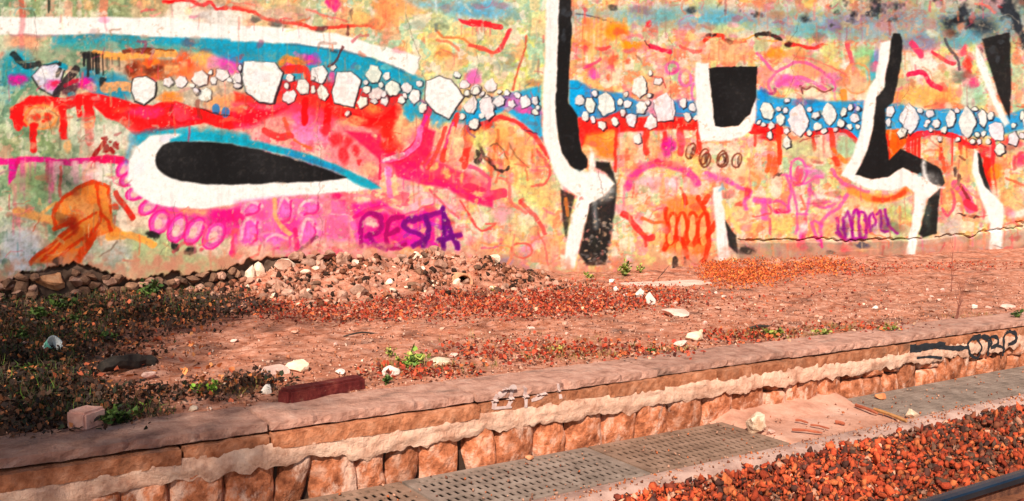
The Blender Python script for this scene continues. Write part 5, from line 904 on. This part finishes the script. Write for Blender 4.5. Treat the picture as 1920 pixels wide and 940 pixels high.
# ballast
ROCKS = [rock_template(s, 1) for s in range(40, 52)]
M_tint = mat('ballast_stone', (.55, .5, .5), (1, 1, 1), (1.0, .96, .92), 28, .92, .6, 60, attr='tint')
def pal(n_, cols_, w, jit=.18):
    c = np.array(cols_)[RNG.choice(len(cols_), n_, p=np.array(w) / sum(w))]; return np.clip(c * (1 + RNG.normal(0, jit, (n_, 1))), .005, .95)
nb = 34000; u = RNG.random(nb); bx = .5 + 13.5 * u ** 1.25; by = np.where(RNG.random(nb) < .72, -6.0 - 1.05 * RNG.random(nb), -7.0 - 2.4 * RNG.random(nb))
by += np.where(by > -6.1, -.04, 0)
bs = .008 + .034 * RNG.random(nb) ** 2.4 + .02 * (RNG.random(nb) < .02)
bz = np.array([hb(x, y) for x, y in zip(bx, by)]) + bs * .3 + RNG.random(nb) ** 2 * .045
keep = ~((by < -7.17) & (by > -7.33)); bz -= np.where((by < -7.0) & (by > -7.5), .035, 0)
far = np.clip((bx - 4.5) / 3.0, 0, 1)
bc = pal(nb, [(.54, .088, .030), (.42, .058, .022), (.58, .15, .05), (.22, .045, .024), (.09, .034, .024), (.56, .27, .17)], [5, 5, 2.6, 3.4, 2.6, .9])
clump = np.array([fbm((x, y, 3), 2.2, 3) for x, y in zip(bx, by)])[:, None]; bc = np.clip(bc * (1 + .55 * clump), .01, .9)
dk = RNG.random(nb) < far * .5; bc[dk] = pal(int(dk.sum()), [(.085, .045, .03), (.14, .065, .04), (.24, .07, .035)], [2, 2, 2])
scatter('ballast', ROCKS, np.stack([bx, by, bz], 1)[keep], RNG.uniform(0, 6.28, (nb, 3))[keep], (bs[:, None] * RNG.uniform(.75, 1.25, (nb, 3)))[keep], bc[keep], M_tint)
tag(bpy.data.objects['ballast'], 'rust orange ballast stones heaped beside the rail', 'ballast', None, 'stuff')
nd = 1500; dx = RNG.uniform(1.2, 10.3, nd); dy = np.where(RNG.random(nd) < .6, RNG.uniform(-6.0, -5.84, nd), RNG.uniform(-5.84, -5.18, nd)); ok = (dy < -5.84) | (RNG.random(nd) < .5); ds = RNG.uniform(.004, .014, nd)
tag(scatter('grit', ROCKS, np.stack([dx, dy, np.full(nd, ZT + .009) + ds * .4], 1)[ok], RNG.uniform(0, 6.28, (nd, 3))[ok], ds[ok], pal(nd, [(.5, .14, .05), (.5, .26, .17), (.2, .07, .04)], [3, 3, 2])[ok], M_tint), 'rusty grit strewn over the gratings and the concrete strip', 'grit', None, 'stuff')
# rail
def rail(yc, ztop, label):
    e = empty('rail', (0, yc, ztop - .14), label, 'rail'); xa, xb = -9, 46
    def sweep(prof):
        V = [(xa, y, z) for y, z in prof] + [(xb, y, z) for y, z in prof]; n_ = len(prof)
        return V, [(i, (i + 1) % n_, n_ + (i + 1) % n_, n_ + i) for i in range(n_)] + [tuple(range(n_ - 1, -1, -1)), tuple(range(n_, 2 * n_))]
    m_top = mat('polished_rail_steel', (.035, .07, .11), (.07, .12, .17), None, 3, .33, .05, 200, metal=.9, spec=.5); m_rust = mat('rusty_rail_steel', (.05, .02, .014), (.13, .05, .028), (.2, .08, .04), 14, .85, .5, 90)
    obj('rail_head', *sweep([(-.042, .100), (-.042, .13), (-.032, .138), (0, .14), (.032, .138), (.042, .13), (.042, .100), (.02, .098), (-.02, .098)]), m_top, e)
    obj('rail_web', *sweep([(-.011, .02), (-.011, .0985), (.011, .0985), (.011, .02)]), m_rust, e)
    obj('rail_foot', *sweep([(-.07, 0), (-.07, .012), (-.012, .026), (.012, .026), (.07, .012), (.07, 0)]), m_rust, e)
    return e
rail(-7.21, ZT + .118, 'steel rail with a blue sheen on its head, in the lower right corner')
M_sleep = mat('dusty_concrete_sleeper', (.34, .20, .15), (.46, .29, .22), (.52, .35, .28), 6, .9, .5, 50)
def sleeper(xc_, label):
    o = slab_free('sleeper', xc_ - .13, xc_ + .13, -9.4, -6.66, ZT - .16, ZT - .022, M_sleep, xc_)
    return tag(o, label, 'sleeper')
def slab_free(name, x0, x1, y0, y1, z0, z1, m, seed, bevel=.012):
    bm = bmesh.new(); bmesh.ops.create_cube(bm, size=1)
    c = Vector(((x0 + x1) / 2, (y0 + y1) / 2, z0))
    for v in bm.verts: v.co = Vector((v.co.x * (x1 - x0), v.co.y * (y1 - y0), (v.co.z + .5) * (z1 - z0)))
    bmesh.ops.bevel(bm, geom=list(bm.edges), offset=bevel, segments=2, affect='EDGES')
    bmesh.ops.subdivide_edges(bm, edges=[e for e in bm.edges if e.calc_length() > .08], cuts=3, use_grid_fill=True)
    for v in bm.verts: v.co += Vector((fbm(v.co + Vector((seed, 0, 0)), 9, 3), fbm(v.co + Vector((0, seed, 0)), 9, 3), fbm(v.co + Vector((0, 0, seed)), 9, 3))) * bevel * .35
    return bobj(name, bm, m, None, False, c)
sleeper(4.72, 'dusty concrete sleeper end showing between ballast stones beside the rail'); 

# ------------------------------------------------------------------ leaves, grass, weeds
LEAF = [([(0, 0, 0), (.35, .28, .08), (.75, .25, .02), (1, 0, .12), (.7, -.27, .05), (.3, -.25, .1)], [(0, 1, 2, 3), (0, 3, 4, 5)]),
        ([(0, 0, .05), (.4, .36, 0), (1, .1, .2), (.5, -.3, .02)], [(0, 1, 2), (0, 2, 3)]), ([(0, 0, 0), (.3, .4, .15), (.8, .35, .3), (1, -.05, .05), (.5, -.4, .22)], [(0, 1, 2, 3), (0, 3, 4)])]
def leafmat(name): 
    m = mat(name, (.75, .75, .75), (1, 1, 1), None, 30, .7, .3, 60, attr='tint', spec=.25); return m
M_leaf = leafmat('dead_leaf')
def leaf_patch(name, label, zones, cols_, w, sz, cat='leaves', lift=.02, tilt=.5):
    """zones: (px, py, rx, ry, count) ellipses in the photo, laid on the dirt"""
    P = []
    for (px, py, rx, ry, cnt) in zones:
        for i in range(cnt):
            a = _rs.uniform(0, 6.283); r = math.sqrt(_rs.random()) * (1 + .25 * _rs.gauss(0, 1)); q = at(px + rx * r * math.cos(a), max(476, py + ry * r * math.sin(a)))
            if q.y > -.02 or q.y < YB - .3: continue
            P.append((q.x, q.y, q.z + .004 + _rs.random() * lift))
    n_ = len(P); rot = np.stack([RNG.normal(0, tilt, n_), RNG.normal(0, tilt, n_), RNG.uniform(0, 6.28, n_)], 1)
    o = scatter(name, LEAF, P, rot, RNG.uniform(sz[0], sz[1], n_), pal(n_, cols_, w, .25), M_leaf)
    return tag(o, label, cat, None, 'stuff')
RUST = [(.50, .065, .026), (.36, .042, .02), (.58, .13, .04), (.13, .03, .02), (.64, .36, .22)]
leaf_patch('fallen_leaves', 'rust red fallen leaves drifted across the middle of the platform dirt', [(1120, 560, 170, 26, 2550), (1000, 575, 170, 22, 1360), (820, 560, 130, 24, 1360), (640, 590, 170, 18, 1190), (900, 590, 200, 14, 595), (1250, 560, 60, 16, 272), (1480, 505, 40, 10, 136), (1600, 505, 100, 14, 646), (1450, 560, 180, 40, 221), (1800, 500, 120, 10, 374), (960, 660, 130, 26, 544), (1160, 660, 160, 16, 510), (780, 700, 110, 14, 374), (1400, 632, 100, 12, 442), (1600, 618, 130, 8, 255), (760, 500, 140, 20, 714), (540, 560, 100, 30, 680)], RUST, [5, 4, 3, 3, 1], (.018, .046), lift=.03, tilt=.7)
leaf_patch('orange_leaf_pile', 'bright orange heap of dead leaves and straw against the wall below the crack', [(1385, 512, 70, 26, 2600), (1335, 500, 30, 24, 600), (1540, 500, 60, 16, 1100), (1440, 515, 70, 18, 1100)], [(.66, .13, .03), (.52, .085, .025), (.74, .22, .05), (.28, .05, .02)], [4, 3, 3, 1.2], (.018, .042), lift=.06, tilt=.9)
leaf_patch('dark_leaf_litter', 'dark damp leaf litter covering the left end of the platform', [(90, 620, 130, 70, 3600), (60, 720, 120, 70, 2200), (250, 590, 160, 40, 2200), (150, 770, 130, 34, 1000), (380, 580, 130, 30, 900), (60, 800, 80, 24, 500), (230, 650, 90, 34, 350), (330, 740, 150, 16, 500), (480, 720, 60, 16, 260)], [(.035, .02, .014), (.06, .03, .018), (.10, .04, .02), (.025, .03, .012), (.42, .13, .04), (.20, .07, .03)], [5, 4, 3, 2, 1.3, 2], (.016, .046), lift=.05, tilt=.8)
leaf_patch('orange_fallen_leaves', 'scattered orange leaves bright against the dark litter', [(110, 640, 110, 90, 110), (270, 600, 140, 50, 170), (260, 700, 150, 50, 50), (420, 730, 80, 20, 50), (300, 620, 110, 60, 70)], [(.65, .20, .06), (.72, .28, .10), (.55, .12, .05)], [3, 2, 2], (.022, .055), lift=.06, tilt=.7)
# small gravel on the platform dirt
PP = []
for i in range(11000):
    px = _rs.uniform(-40, 1960); py = _rs.uniform(520, 820 - .115 * px) if px > 0 else _rs.uniform(540, 800); q = at(px, py)
    if YB < q.y < -.1: PP.append((q.x, q.y, q.z + .004))
n_ = len(PP); sz = RNG.uniform(.004, .014, n_) * np.where(RNG.random(n_) < .06, 1.9, 1)
tag(scatter('gravel', ROCKS[:6], PP, RNG.uniform(0, 6.28, (n_, 3)), sz, pal(n_, [(.60, .32, .22), (.45, .18, .10), (.74, .52, .40), (.12, .04, .025), (.50, .18, .09)], [3, 3, .9, 3.5, 2]), M_tint), 'fine gravel strewn over the salmon platform dirt', 'gravel', None, 'stuff')
BLADE = [([(-.02, 0, 0), (.02, 0, 0), (.05, .03, .5), (.03, .06, .5), (.16, .1, 1.0)], [(0, 1, 2, 3), (3, 2, 4)]), ([(-.02, 0, 0), (.02, 0, 0), (-.04, .05, .55), (-.08, .04, .55), (-.25, .1, .9)], [(0, 1, 2, 3), (3, 2, 4)]), ([(-.015, 0, 0), (.015, 0, 0), (.2, .0, .35), (.2, .02, .38), (.55, .02, .42)], [(0, 1, 2, 3), (3, 2, 4)])]
def grass(name, label, zones, cols_, w, hh):
    P = []
    for (px, py, rx, ry, cnt) in zones:
        for i in range(max(1, cnt // 9)):
            a = _rs.uniform(0, 6.283); r = math.sqrt(_rs.random()); q = at(px + rx * r * math.cos(a), max(478, py + ry * r * math.sin(a)))
            if q.y > -.03 or q.y < YB - .02: continue
            for j in range(9): P.append((q.x + _rs.gauss(0, .03), q.y + _rs.gauss(0, .03), q.z - .006))
    n_ = len(P); return tag(scatter(name, BLADE, P, np.stack([RNG.normal(0, .3, n_), RNG.normal(0, .3, n_), RNG.uniform(0, 6.28, n_)], 1), RNG.uniform(hh[0], hh[1], n_), pal(n_, cols_, w, .25), M_leaf), label, 'grass', None, 'stuff')
grass('tangled_grass', 'dark tangled grass and stalks growing out of the black soil at the left', [(100, 600, 140, 60, 1800), (60, 700, 110, 60, 900), (270, 570, 150, 30, 900), (180, 780, 130, 18, 500), (400, 560, 80, 20, 260)], [(.03, .05, .012), (.06, .09, .02), (.10, .07, .03), (.16, .10, .04), (.12, .2, .03)], [4, 3, 3, 2, 1], (.05, .15))
grass('dry_grass', 'thin dry grass along the back of the coping and the foot of the wall', [(480, 735, 90, 10, 260), (820, 690, 120, 8, 300), (1050, 668, 120, 9, 420), (1230, 655, 90, 6, 240), (1430, 630, 110, 9, 520), (1620, 615, 120, 6, 360), (1850, 596, 80, 6, 240), (1100, 520, 120, 5, 200), (1600, 492, 220, 5, 260), (760, 690, 60, 14, 200), (980, 640, 160, 16, 200)], [(.40, .26, .08), (.24, .24, .05), (.14, .18, .03), (.45, .18, .07), (.2, .09, .04)], [3, 3, 2, 2, 2], (.03, .085))
# weeds
M_weed = mat('weed_leaf', (.8, .8, .8), (1, 1, 1), None, 30, .6, .3, 60, attr='tint', spec=.3); M_stem = mat('weed_stem', (.10, .13, .03), None, None, 20)
def weed(px, py, wpx, hpx, label, col=((.16, .30, .03), (.26, .40, .05), (.08, .16, .02)), n_=60, cat='weed', leafsz=1.0):
    p = at(px, py); s = (RC @ (np.array(p) - CAM))[2] / FPX; R1, H1 = wpx * s / 2, hpx * s
    e = empty('weed', p, label, cat); parts = []; LP = []; LR = []
    ns = max(4, n_ // 9)
    for i in range(ns):
        a = _rs.uniform(0, 6.28); rr = R1 * math.sqrt(_rs.random()); hh = H1 * _rs.uniform(.5, 1.05) * (1 - .4 * rr / R1)
        tip = Vector((rr * math.cos(a), rr * .7 * math.sin(a), hh)); mid = Vector((tip.x * .4, tip.y * .4, hh * .6)); parts.append(tube([(tip.x * .15, tip.y * .15, -.01), mid, tip], [.003, .0025, .001], 4))
        for j in range(max(2, n_ // ns)):
            t = _rs.uniform(.25, 1.0); q = mid * min(1, t * 1.6) if t < .6 else mid.lerp(tip, (t - .6) / .4); LP.append(q); LR.append((_rs.gauss(0, .5), _rs.gauss(-.2, .5), _rs.uniform(0, 6.28)))
    obj('stems', *merge(parts), M_stem, e)
    m_ = len(LP); scatter('foliage', LEAF, [tuple(v) for v in LP], LR, RNG.uniform(.5, 1.2, m_) * .30 * leafsz * (R1 * H1) ** .5 + .008, pal(m_, col, [3, 3, 1.4], .2), M_weed, e)
    return e
YG = ((.30, .34, .06), (.40, .40, .09), (.15, .17, .04)); DG = ((.055, .11, .02), (.11, .18, .035), (.03, .05, .012))
weed(1172, 518, 52, 32, 'bright yellow-green weed against the wall beside the flat plank slab', YG, 90); weed(1105, 524, 46, 14, 'low yellow-green creeping weed under the black foot of the first tall letter', YG, 60); weed(1200, 512, 30, 24, 'yellow-green leafy tuft touching the wall just above the plank slab', YG, 50)
weed(928, 548, 34, 10, 'small yellowish weed right of the pipe mouth', ((.5, .38, .06), (.45, .40, .08), (.3, .2, .05)), 40); weed(768, 690, 76, 42, 'spiky green weed in the dirt left of a flat pale stone', ((.22, .34, .05), (.42, .44, .09), (.10, .17, .03)), 110); weed(732, 670, 30, 30, 'thin yellowish upright weed beside the spiky green weed', ((.42, .38, .08), (.30, .33, .06), (.2, .2, .05)), 40, leafsz=.7)
weed(392, 740, 66, 30, 'bright green leafy weed near the coping, left of the dark red beam', ((.24, .42, .04), (.34, .50, .06), (.08, .16, .02)), 100); weed(222, 795, 90, 36, 'dark green bushy weed growing beside the brick on the coping', DG, 140); weed(186, 775, 16, 30, 'slim green shoot behind the brick', DG, 24); weed(268, 772, 14, 26, 'slim pale green shoot between the brick and the bright weed', ((.24, .38, .05), (.3, .4, .06), (.1, .2, .03)), 24)
weed(724, 722, 30, 26, 'small green tuft under a pale stone at the end of the dark red beam', DG, 50); weed(1226, 664, 46, 16, 'low dark green weed on the back of the coping in the middle', DG, 50); weed(1450, 634, 70, 22, 'olive weed patch behind the coping with a bit of dark litter', ((.26, .28, .05), (.16, .18, .03), (.4, .32, .08)), 90); weed(1542, 628, 44, 16, 'yellow-green tuft on the coping right of the olive weed patch', YG, 60)
weed(1665, 622, 60, 14, 'low olive weed along the coping before the bare twigs', ((.26, .28, .05), (.16, .18, .03), (.4, .3, .08)), 60); weed(1908, 598, 40, 22, 'green weed on the coping at the right edge of the picture', DG, 60); weed(1042, 660, 60, 14, 'yellowish grass tuft on the platform dirt in the middle', ((.55, .40, .10), (.45, .36, .09), (.3, .25, .06)), 60, leafsz=.7)
for i, (px, py, w, h) in enumerate(((112, 585, 70, 36), (78, 600, 60, 34), (140, 610, 50, 26), (40, 640, 50, 30), (285, 560, 60, 44), (200, 640, 50, 22), (60, 700, 60, 26))):
    weed(px, py, w, h, ('dark green plant highest up in the shady left corner, under the orange stone', 'dark green plant second from the left edge below the orange stone', 'green leafed plant just above the mint green litter', 'dark plant at the left edge beside the mint green litter', 'tall grassy weed with thin stems at the wall foot below the pink ovals', 'low dark weed right of the mint green litter', 'dark low plant below the mint green litter')[i], DG, 90)
# bare twigs and dead stems
M_twig = mat('dry_twig', (.05, .03, .022), (.12, .06, .04), None, 20); M_redtwig = mat('reddish_dry_stem', (.16, .05, .035), (.30, .11, .08), None, 20)
def twigs(px, py, h, n_, spread, label, m=M_twig, lean=0, r=.005):
    p = at(px, py); s = (RC @ (np.array(p) - CAM))[2] / FPX; e = empty('dry_twig', p, label, 'twig')
    for i in range(n_):
        hh = h * s * _rs.uniform(.6, 1); dx = (lean + _rs.uniform(-spread, spread)) * hh; pts = []
        for t in np.linspace(0, 1, 6): pts.append((dx * t + .02 * hh * fbm((i, t * 2, px), 1.5, 2) * 4, -.04 - .05 * t + _rs.uniform(-.008, .008), hh * t * 1.0 - .02))
        stem_ = obj('stem', *tube(pts, [r * (1 - .7 * t) for t in np.linspace(0, 1, 6)], 5), m, e)
        for j in (2, 3, 4):
            q = Vector(pts[j]); sgn = _rs.choice((-1, 1)); obj('side_twig', *tube([q, q + Vector((sgn * hh * .09, -.01, hh * .10)), q + Vector((sgn * hh * .13, -.015, hh * .2))], [r * .5, r * .35, r * .15], 4), m, stem_)
twigs(196, 540, 90, 2, .2, 'bare dark twigs leaning at the wall foot under the orange painted mushroom', lean=.5); twigs(300, 545, 100, 2, .25, 'thin dark stems rising against the pale green wall below the pink ovals', lean=.4, r=.004); twigs(410, 545, 80, 1, .1, 'single thin dark stem before the wall left of the pale upright stones', r=.004)
twigs(1785, 600, 95, 4, .25, 'bare reddish stems standing on the platform dirt near the right edge', M_redtwig, r=.004); twigs(1470 + 308, 545, 110, 2, .2, 'taller thin reddish stem against the plinth right of the last black letter', M_redtwig, r=.004); twigs(1228, 522, 36, 2, .9, 'dark broken twig lying against the wall above the plank slab', lean=.9)
# ------------------------------------------------------------------ single stones and litter on the platform
M_cream = mat('cream_stone', (.52, .31, .19), (.74, .54, .38), (.82, .66, .50), 10, .9, .5, 60); M_pink = mat('pink_stone', (.52, .29, .22), (.72, .45, .36), (.8, .56, .47), 8, .9, .5, 60); M_white = mat('whitish_stone', (.66, .55, .46), (.84, .75, .65), None, 12, .9, .5, 60)
loose(561, 694, 50, 30, M_cream, 'rounded cream stone beside a pink slab-like stone, above the dark red beam'); loose(512, 706, 64, 30, M_pink, 'long pinkish stone leaning next to the rounded cream stone'); loose(733, 704, 36, 24, M_white, 'whitish angular stone at the right end of the dark red beam'); loose(822, 684, 52, 18, M_cream, 'flat pale stone right of the spiky green weed'); loose(500, 738, 24, 24, M_white, 'small white stone at the left end of the dark red beam')
loose(1304, 638, 40, 26, M_cream, 'cream stone on the dirt behind the coping, larger of a pair'); loose(1275, 648, 40, 13, M_pink, 'low pinkish stone touching the cream stone behind the coping')
for q, t in (((1154, 546, 17, 14), 'leftmost whitish stone of the row below the plank slab'), ((1173, 557, 14, 11), 'smallest whitish stone of the row below the plank slab'), ((1200, 558, 22, 22), 'squarish whitish stone in the row below the plank slab'), ((1219, 570, 26, 26), 'rightmost whitish stone of the row below the plank slab'), ((1146, 530, 18, 9), 'pale stone touching the left end of the plank slab')): loose(*q, M_white, t)
loose(1268, 590, 70, 16, M_pink, 'broad flat pale stone right of the row of whitish stones', sink=.5); loose(105, 764, 34, 16, M_white, 'white chipped stone in the dark litter above the brick'); loose(40, 718, 28, 10, M_white, 'pale flat stone at the left edge in the dark litter'); loose(48, 648, 20, 12, M_pink, 'small pink stone left of the mint green litter'); loose(362, 770, 20, 12, M_cream, 'small cream stone on the back of the coping near the bright green weed'); loose(130, 770, 16, 14, M_white, 'slim white chip between the brick and the white chipped stone')
loose(280, 706, 30, 14, M_pink, 'pinkish stone below the dark lump on the left of the dirt'); loose(1640, 580, 14, 9, M_white, 'small white pebble on the bare dirt near the right'); loose(1828, 577, 16, 9, M_white, 'white pebble right of the bare reddish stems'); loose(1890, 578, 36, 12, M_pink, 'pink stone behind the green weed at the right edge'); loose(850, 668, 20, 9, M_pink, 'small pink stone behind the flat pale stone'); loose(640, 700, 24, 10, M_white, 'pale chip lying on the edge of the dark red beam')
for i in range(90):
    px = _rs.uniform(430, 1900); loose(px, _rs.uniform(545, 690 - .05 * px), _rs.uniform(8, 18), _rs.uniform(5, 9), _rs.choice((M_pink, M_pinkrub, M_pinkrub, M_stone)), 'small stone scattered on the salmon platform dirt', 'small stones on the platform dirt', 'pebble', sub=2)
# brick, beam, slab, pipe, litter, dark lump
def box_thing(name, px, py, dims, rz, m, label, cat, bevel=.012, tilt=0, sink=.0):
    p = at(px, py); o = slab_free(name, -dims[0] / 2, dims[0] / 2, -dims[1] / 2, dims[1] / 2, 0, dims[2], m, px * .1, bevel)
    o.location = (p.x, p.y, p.z - sink); o.rotation_euler = (0, tilt, rz); return tag(o, label, cat)
box_thing('brick', 162, 803, (.15, .13, .10), .62, mat('pinkish_brick', (.52, .24, .18), (.68, .36, .28), (.74, .44, .36), 10, .9, .5, 60), 'pinkish broken brick lying at the back of the coping, lower left', 'brick', sink=-.004)
M_beam = mat('dark_red_timber', (.07, .008, .008), (.17, .022, .020), (.25, .05, .035), 12, .85, 1.0, 30, detail=12); patchy(M_beam, (.5, 2, 2), 9, (.40, .19, .12), .58, .68, .8)
box_thing('timber_beam', 606, 742, (.62, .12, .115), .33, M_beam, 'dark red painted timber beam lying along the coping', 'beam', .016, tilt=.035, sink=.03)
box_thing('plank_slab', 1245, 536, (1.25, .34, .05), -.12, mat('pale_pink_slab', (.52, .33, .26), (.68, .46, .37), (.75, .53, .44), 4, .9, .4, 50), 'flat pale pink slab lying on the dirt at the foot of the wall', 'slab', .008, sink=.01)
def pipe(px, py):
    p = at(px, py); e = empty('drain_pipe', p, 'round clay pipe mouth sticking out of the rubble bank', 'pipe'); ro, ri, L = .115, .085, .5; V = []; F = []; sg = 28
    ax_ = Vector((-.15, -1, .05)).normalized(); a = ax_.orthogonal().normalized(); b_ = ax_.cross(a); c0 = Vector((0, 0, ro * .75))
    rings = [(ro, -L), (ro, 0), (ri * 1.12, .012), (ri, 0), (ri, -L)]
    for r, d in rings:
        for i in range(sg): t = 2 * math.pi * i / sg; V.append(c0 + ax_ * d + (a * math.cos(t) + b_ * math.sin(t)) * r * (1 + .03 * math.sin(3 * t)))
    for j in range(4):
        for i in range(sg): F.append((j * sg + i, j * sg + (i + 1) % sg, (j + 1) * sg + (i + 1) % sg, (j + 1) * sg + i))
    obj('clay_barrel', V, F, mat('orange_clay', (.34, .13, .06), (.58, .27, .14), (.66, .36, .22), 12), e, True)
    V = [c0 + ax_ * -.16 + (a * math.cos(2 * math.pi * i / sg) + b_ * math.sin(2 * math.pi * i / sg)) * (ri + .01) for i in range(sg)]
    obj('bore_shade', V, [tuple(range(sg))], mat('bore_shade_black', (.03, .02, .015), None, None, 30, 1, .8, 60), e)  # black disc across the bore: the dark of the hole painted as a surface
pipe(870, 545)
def cup(px, py):
    p = at(px, py); e = empty('paper_cup', p, 'crushed mint green and white cup lying in the dark leaf litter', 'litter'); s = .055; sg = 18
    bm = bmesh.new(); V = []; F = []
    for j, (r, z) in enumerate(((.7, 0), (.75, .03), (.85, .7), (1.0, 1.6), (1.08, 1.66), (.98, 1.6), (.72, .05))):
        for i in range(sg): t = 2 * math.pi * i / sg; V.append(Vector((r * math.cos(t) * s * (1 + .12 * math.sin(2 * t + z)), r * math.sin(t) * s, z * s)))
    for j in range(6):
        for i in range(sg): F.append((j * sg + i, j * sg + (i + 1) % sg, (j + 1) * sg + (i + 1) % sg, (j + 1) * sg + i))
    bm.free(); Mx = Euler((1.0, .25, .5)).to_matrix(); V = [Mx @ v + Vector((0, 0, .055)) for v in V]
    o = obj('cup_body', V, F + [tuple(range(sg - 1, -1, -1))], mat('white_card', (.8, .8, .74), None, None, 20, .6, .1), e, True)
    V2 = []; F2 = []
    for j, (r, z) in enumerate(((.80, .55), (.885, .85), (1.02, 1.58))):
        for i in range(sg): t = 2 * math.pi * i / sg; V2.append(Mx @ Vector((r * math.cos(t) * s * (1 + .12 * math.sin(2 * t + z)) * 1.03, r * math.sin(t) * s * 1.03, z * s)) + Vector((0, 0, .055)))
    for j in range(2):
        for i in range(sg): F2.append((j * sg + i, j * sg + (i + 1) % sg, (j + 1) * sg + (i + 1) % sg, (j + 1) * sg + i))
    obj('cup_sleeve', V2, F2, mat('mint_print', (.22, .72, .52), None, None, 20, .6, .1), e, True)
cup(88, 668)
M_charred = mat('charred_wood', (.02, .017, .015), (.06, .045, .035), None, 16)
def log_lump(px, py, L, r, rz, label):
    p = at(px, py); pts = [Vector((L * (t - .5) * math.cos(rz), L * (t - .5) * math.sin(rz), r * .8 + .02 * math.sin(t * 5))) for t in np.linspace(0, 1, 9)]
    V, F = tube(pts, [r * (.8 + .3 * math.sin(math.pi * t) + .05 * math.sin(t * 23)) for t in np.linspace(0, 1, 9)], 9)
    V = [v + Vector((fbm(v, 14, 2), fbm(v + Vector((3, 0, 0)), 14, 2), fbm(v + Vector((0, 5, 0)), 14, 2))) * r * .55 for v in V]
    return tag(obj('charred_wood', V, F, M_charred, None, False, p), label, 'wood')
log_lump(244, 690, .42, .045, .42, 'charred elongated piece of wood on the dirt beside the dark litter'); log_lump(1432, 616, .6, .012, .1, 'dark thin stick lying behind the coping by the olive weed'); log_lump(690, 628, .45, .007, .05, 'thin dark stick lying on the dirt in the middle left')
# things lying on the track side
def on_track(px, py, z=ZT): return G(px, py, z)
def track_stone(px, py, w, h, m, label, dz=.0):
    global k
    k += 1; p = on_track(px, py, ZT + dz); s = (RC @ (np.array(p) - CAM))[2] / FPX; bm = rock_bm((w * s * .5, w * s * .38, h * s * .55), 1200 + k, 3, .3)
    zmin = min(v.co.z for v in bm.verts); return tag(bobj('loose_stone', bm, m, None, False, (p.x, p.y, ZT + dz - zmin * .85)), label, 'stone')
track_stone(1418, 812, 62, 42, M_cream, 'big cream stone lying at the end of the brown grating'); track_stone(1711, 785, 32, 22, M_cream, 'cream stone on the near end of the fine grey grating', .004); track_stone(1444, 815, 22, 12, M_pink, 'small orange-pink stone tucked beside the big cream stone'); track_stone(1652, 748, 28, 16, mat('rust_stone', (.5, .16, .06), (.64, .24, .1), None, 12), 'rust orange stone on the corner of the fine grey grating', .004); track_stone(992, 862, 18, 12, mat('rust_pebble', (.56, .2, .09), (.66, .28, .14), None, 12), 'orange pebble on the back edge of the grey grating', .004)
def stick(px0, py0, px1, py1, r, m, label, z0=.015):
    a = G(px0, py0, ZT + z0); c_ = G(px1, py1, ZT + z0); mid = a.lerp(c_, .5) + Vector((0, .01, .006)); V, F = tube([a, a.lerp(mid, .5) + Vector((0, .004, 0)), mid, mid.lerp(c_, .6), c_], [r, r * 1.1, r * .9, r, r * .6], 6)
    p = a.lerp(c_, .5); p.z = ZT; return tag(obj('stick', [v - p for v in V], F, m, None, False, p), label, 'stick')
M_rstick = mat('rusty_stick', (.26, .06, .03), (.42, .12, .06), None, 20); M_ostick = mat('orange_brown_stick', (.34, .15, .05), (.5, .24, .09), None, 20)
stick(1640, 768, 1700, 790, .016, M_ostick, 'brown stick lying across the corner of the fine grey grating', .02); stick(1605, 760, 1645, 775, .014, M_rstick, 'short rusty stick leading to the corner of the fine grey grating', .02); stick(1485, 806, 1542, 812, .010, M_rstick, 'straight rusty rod lying in the pink dust between the gratings'); stick(1520, 797, 1555, 804, .008, M_rstick, 'thin rusty twig behind the straight rusty rod'); stick(1492, 788, 1515, 793, .010, M_rstick, 'short rusty bit nearest the big cream stone, in the pink dust'); stick(1566, 792, 1584, 795, .014, M_rstick, 'stubby rusty bit in the middle of the pink dust')

# ------------------------------------------------------------------ unseen tree, added across the tracks to shade the left end of the platform
def tree(x, y, H, R1, label):
    e = empty('added_shade_tree', (x, y, ZT), label, 'tree'); rt = random.Random(5); parts = []; tips = []
    parts.append(tube([(0, 0, -.2), (.05, 0, H * .25), (-.08, .06, H * .5), (.05, 0, H * .8)], [.26, .2, .16, .06], 10))
    for i in range(16):
        z = H * rt.uniform(.45, .8); a = rt.uniform(0, 6.28); L = R1 * rt.uniform(.5, .95); p = Vector((0, 0, z)); q = p + Vector((L * math.cos(a), L * math.sin(a), L * rt.uniform(.1, .7))); m_ = p.lerp(q, .5) + Vector((0, 0, .15)); parts.append(tube([p, m_, q], [.07, .045, .015], 6)); tips += [m_, q, p.lerp(q, .75)]
    obj('trunk', *merge(parts), M_twig, e)
    LP = []
    for i in range(60):
        c = rt.choice(tips) + Vector((rt.gauss(0, .35), rt.gauss(0, .35), rt.gauss(0, .3)))
        for j in range(75): LP.append(tuple(c + Vector((rt.gauss(0, .24), rt.gauss(0, .24), rt.gauss(0, .18)))))
    n_ = len(LP); scatter('crown', LEAF, LP, RNG.uniform(0, 6.28, (n_, 3)), RNG.uniform(.08, .16, n_), pal(n_, [(.05, .09, .02), (.09, .12, .03), (.3, .16, .03)], [4, 4, 1]), M_leaf, e)
tree(-8.6, -12.9, 16.5, 3.0, 'unseen leafy tree added across the tracks to shade the left end of the platform')
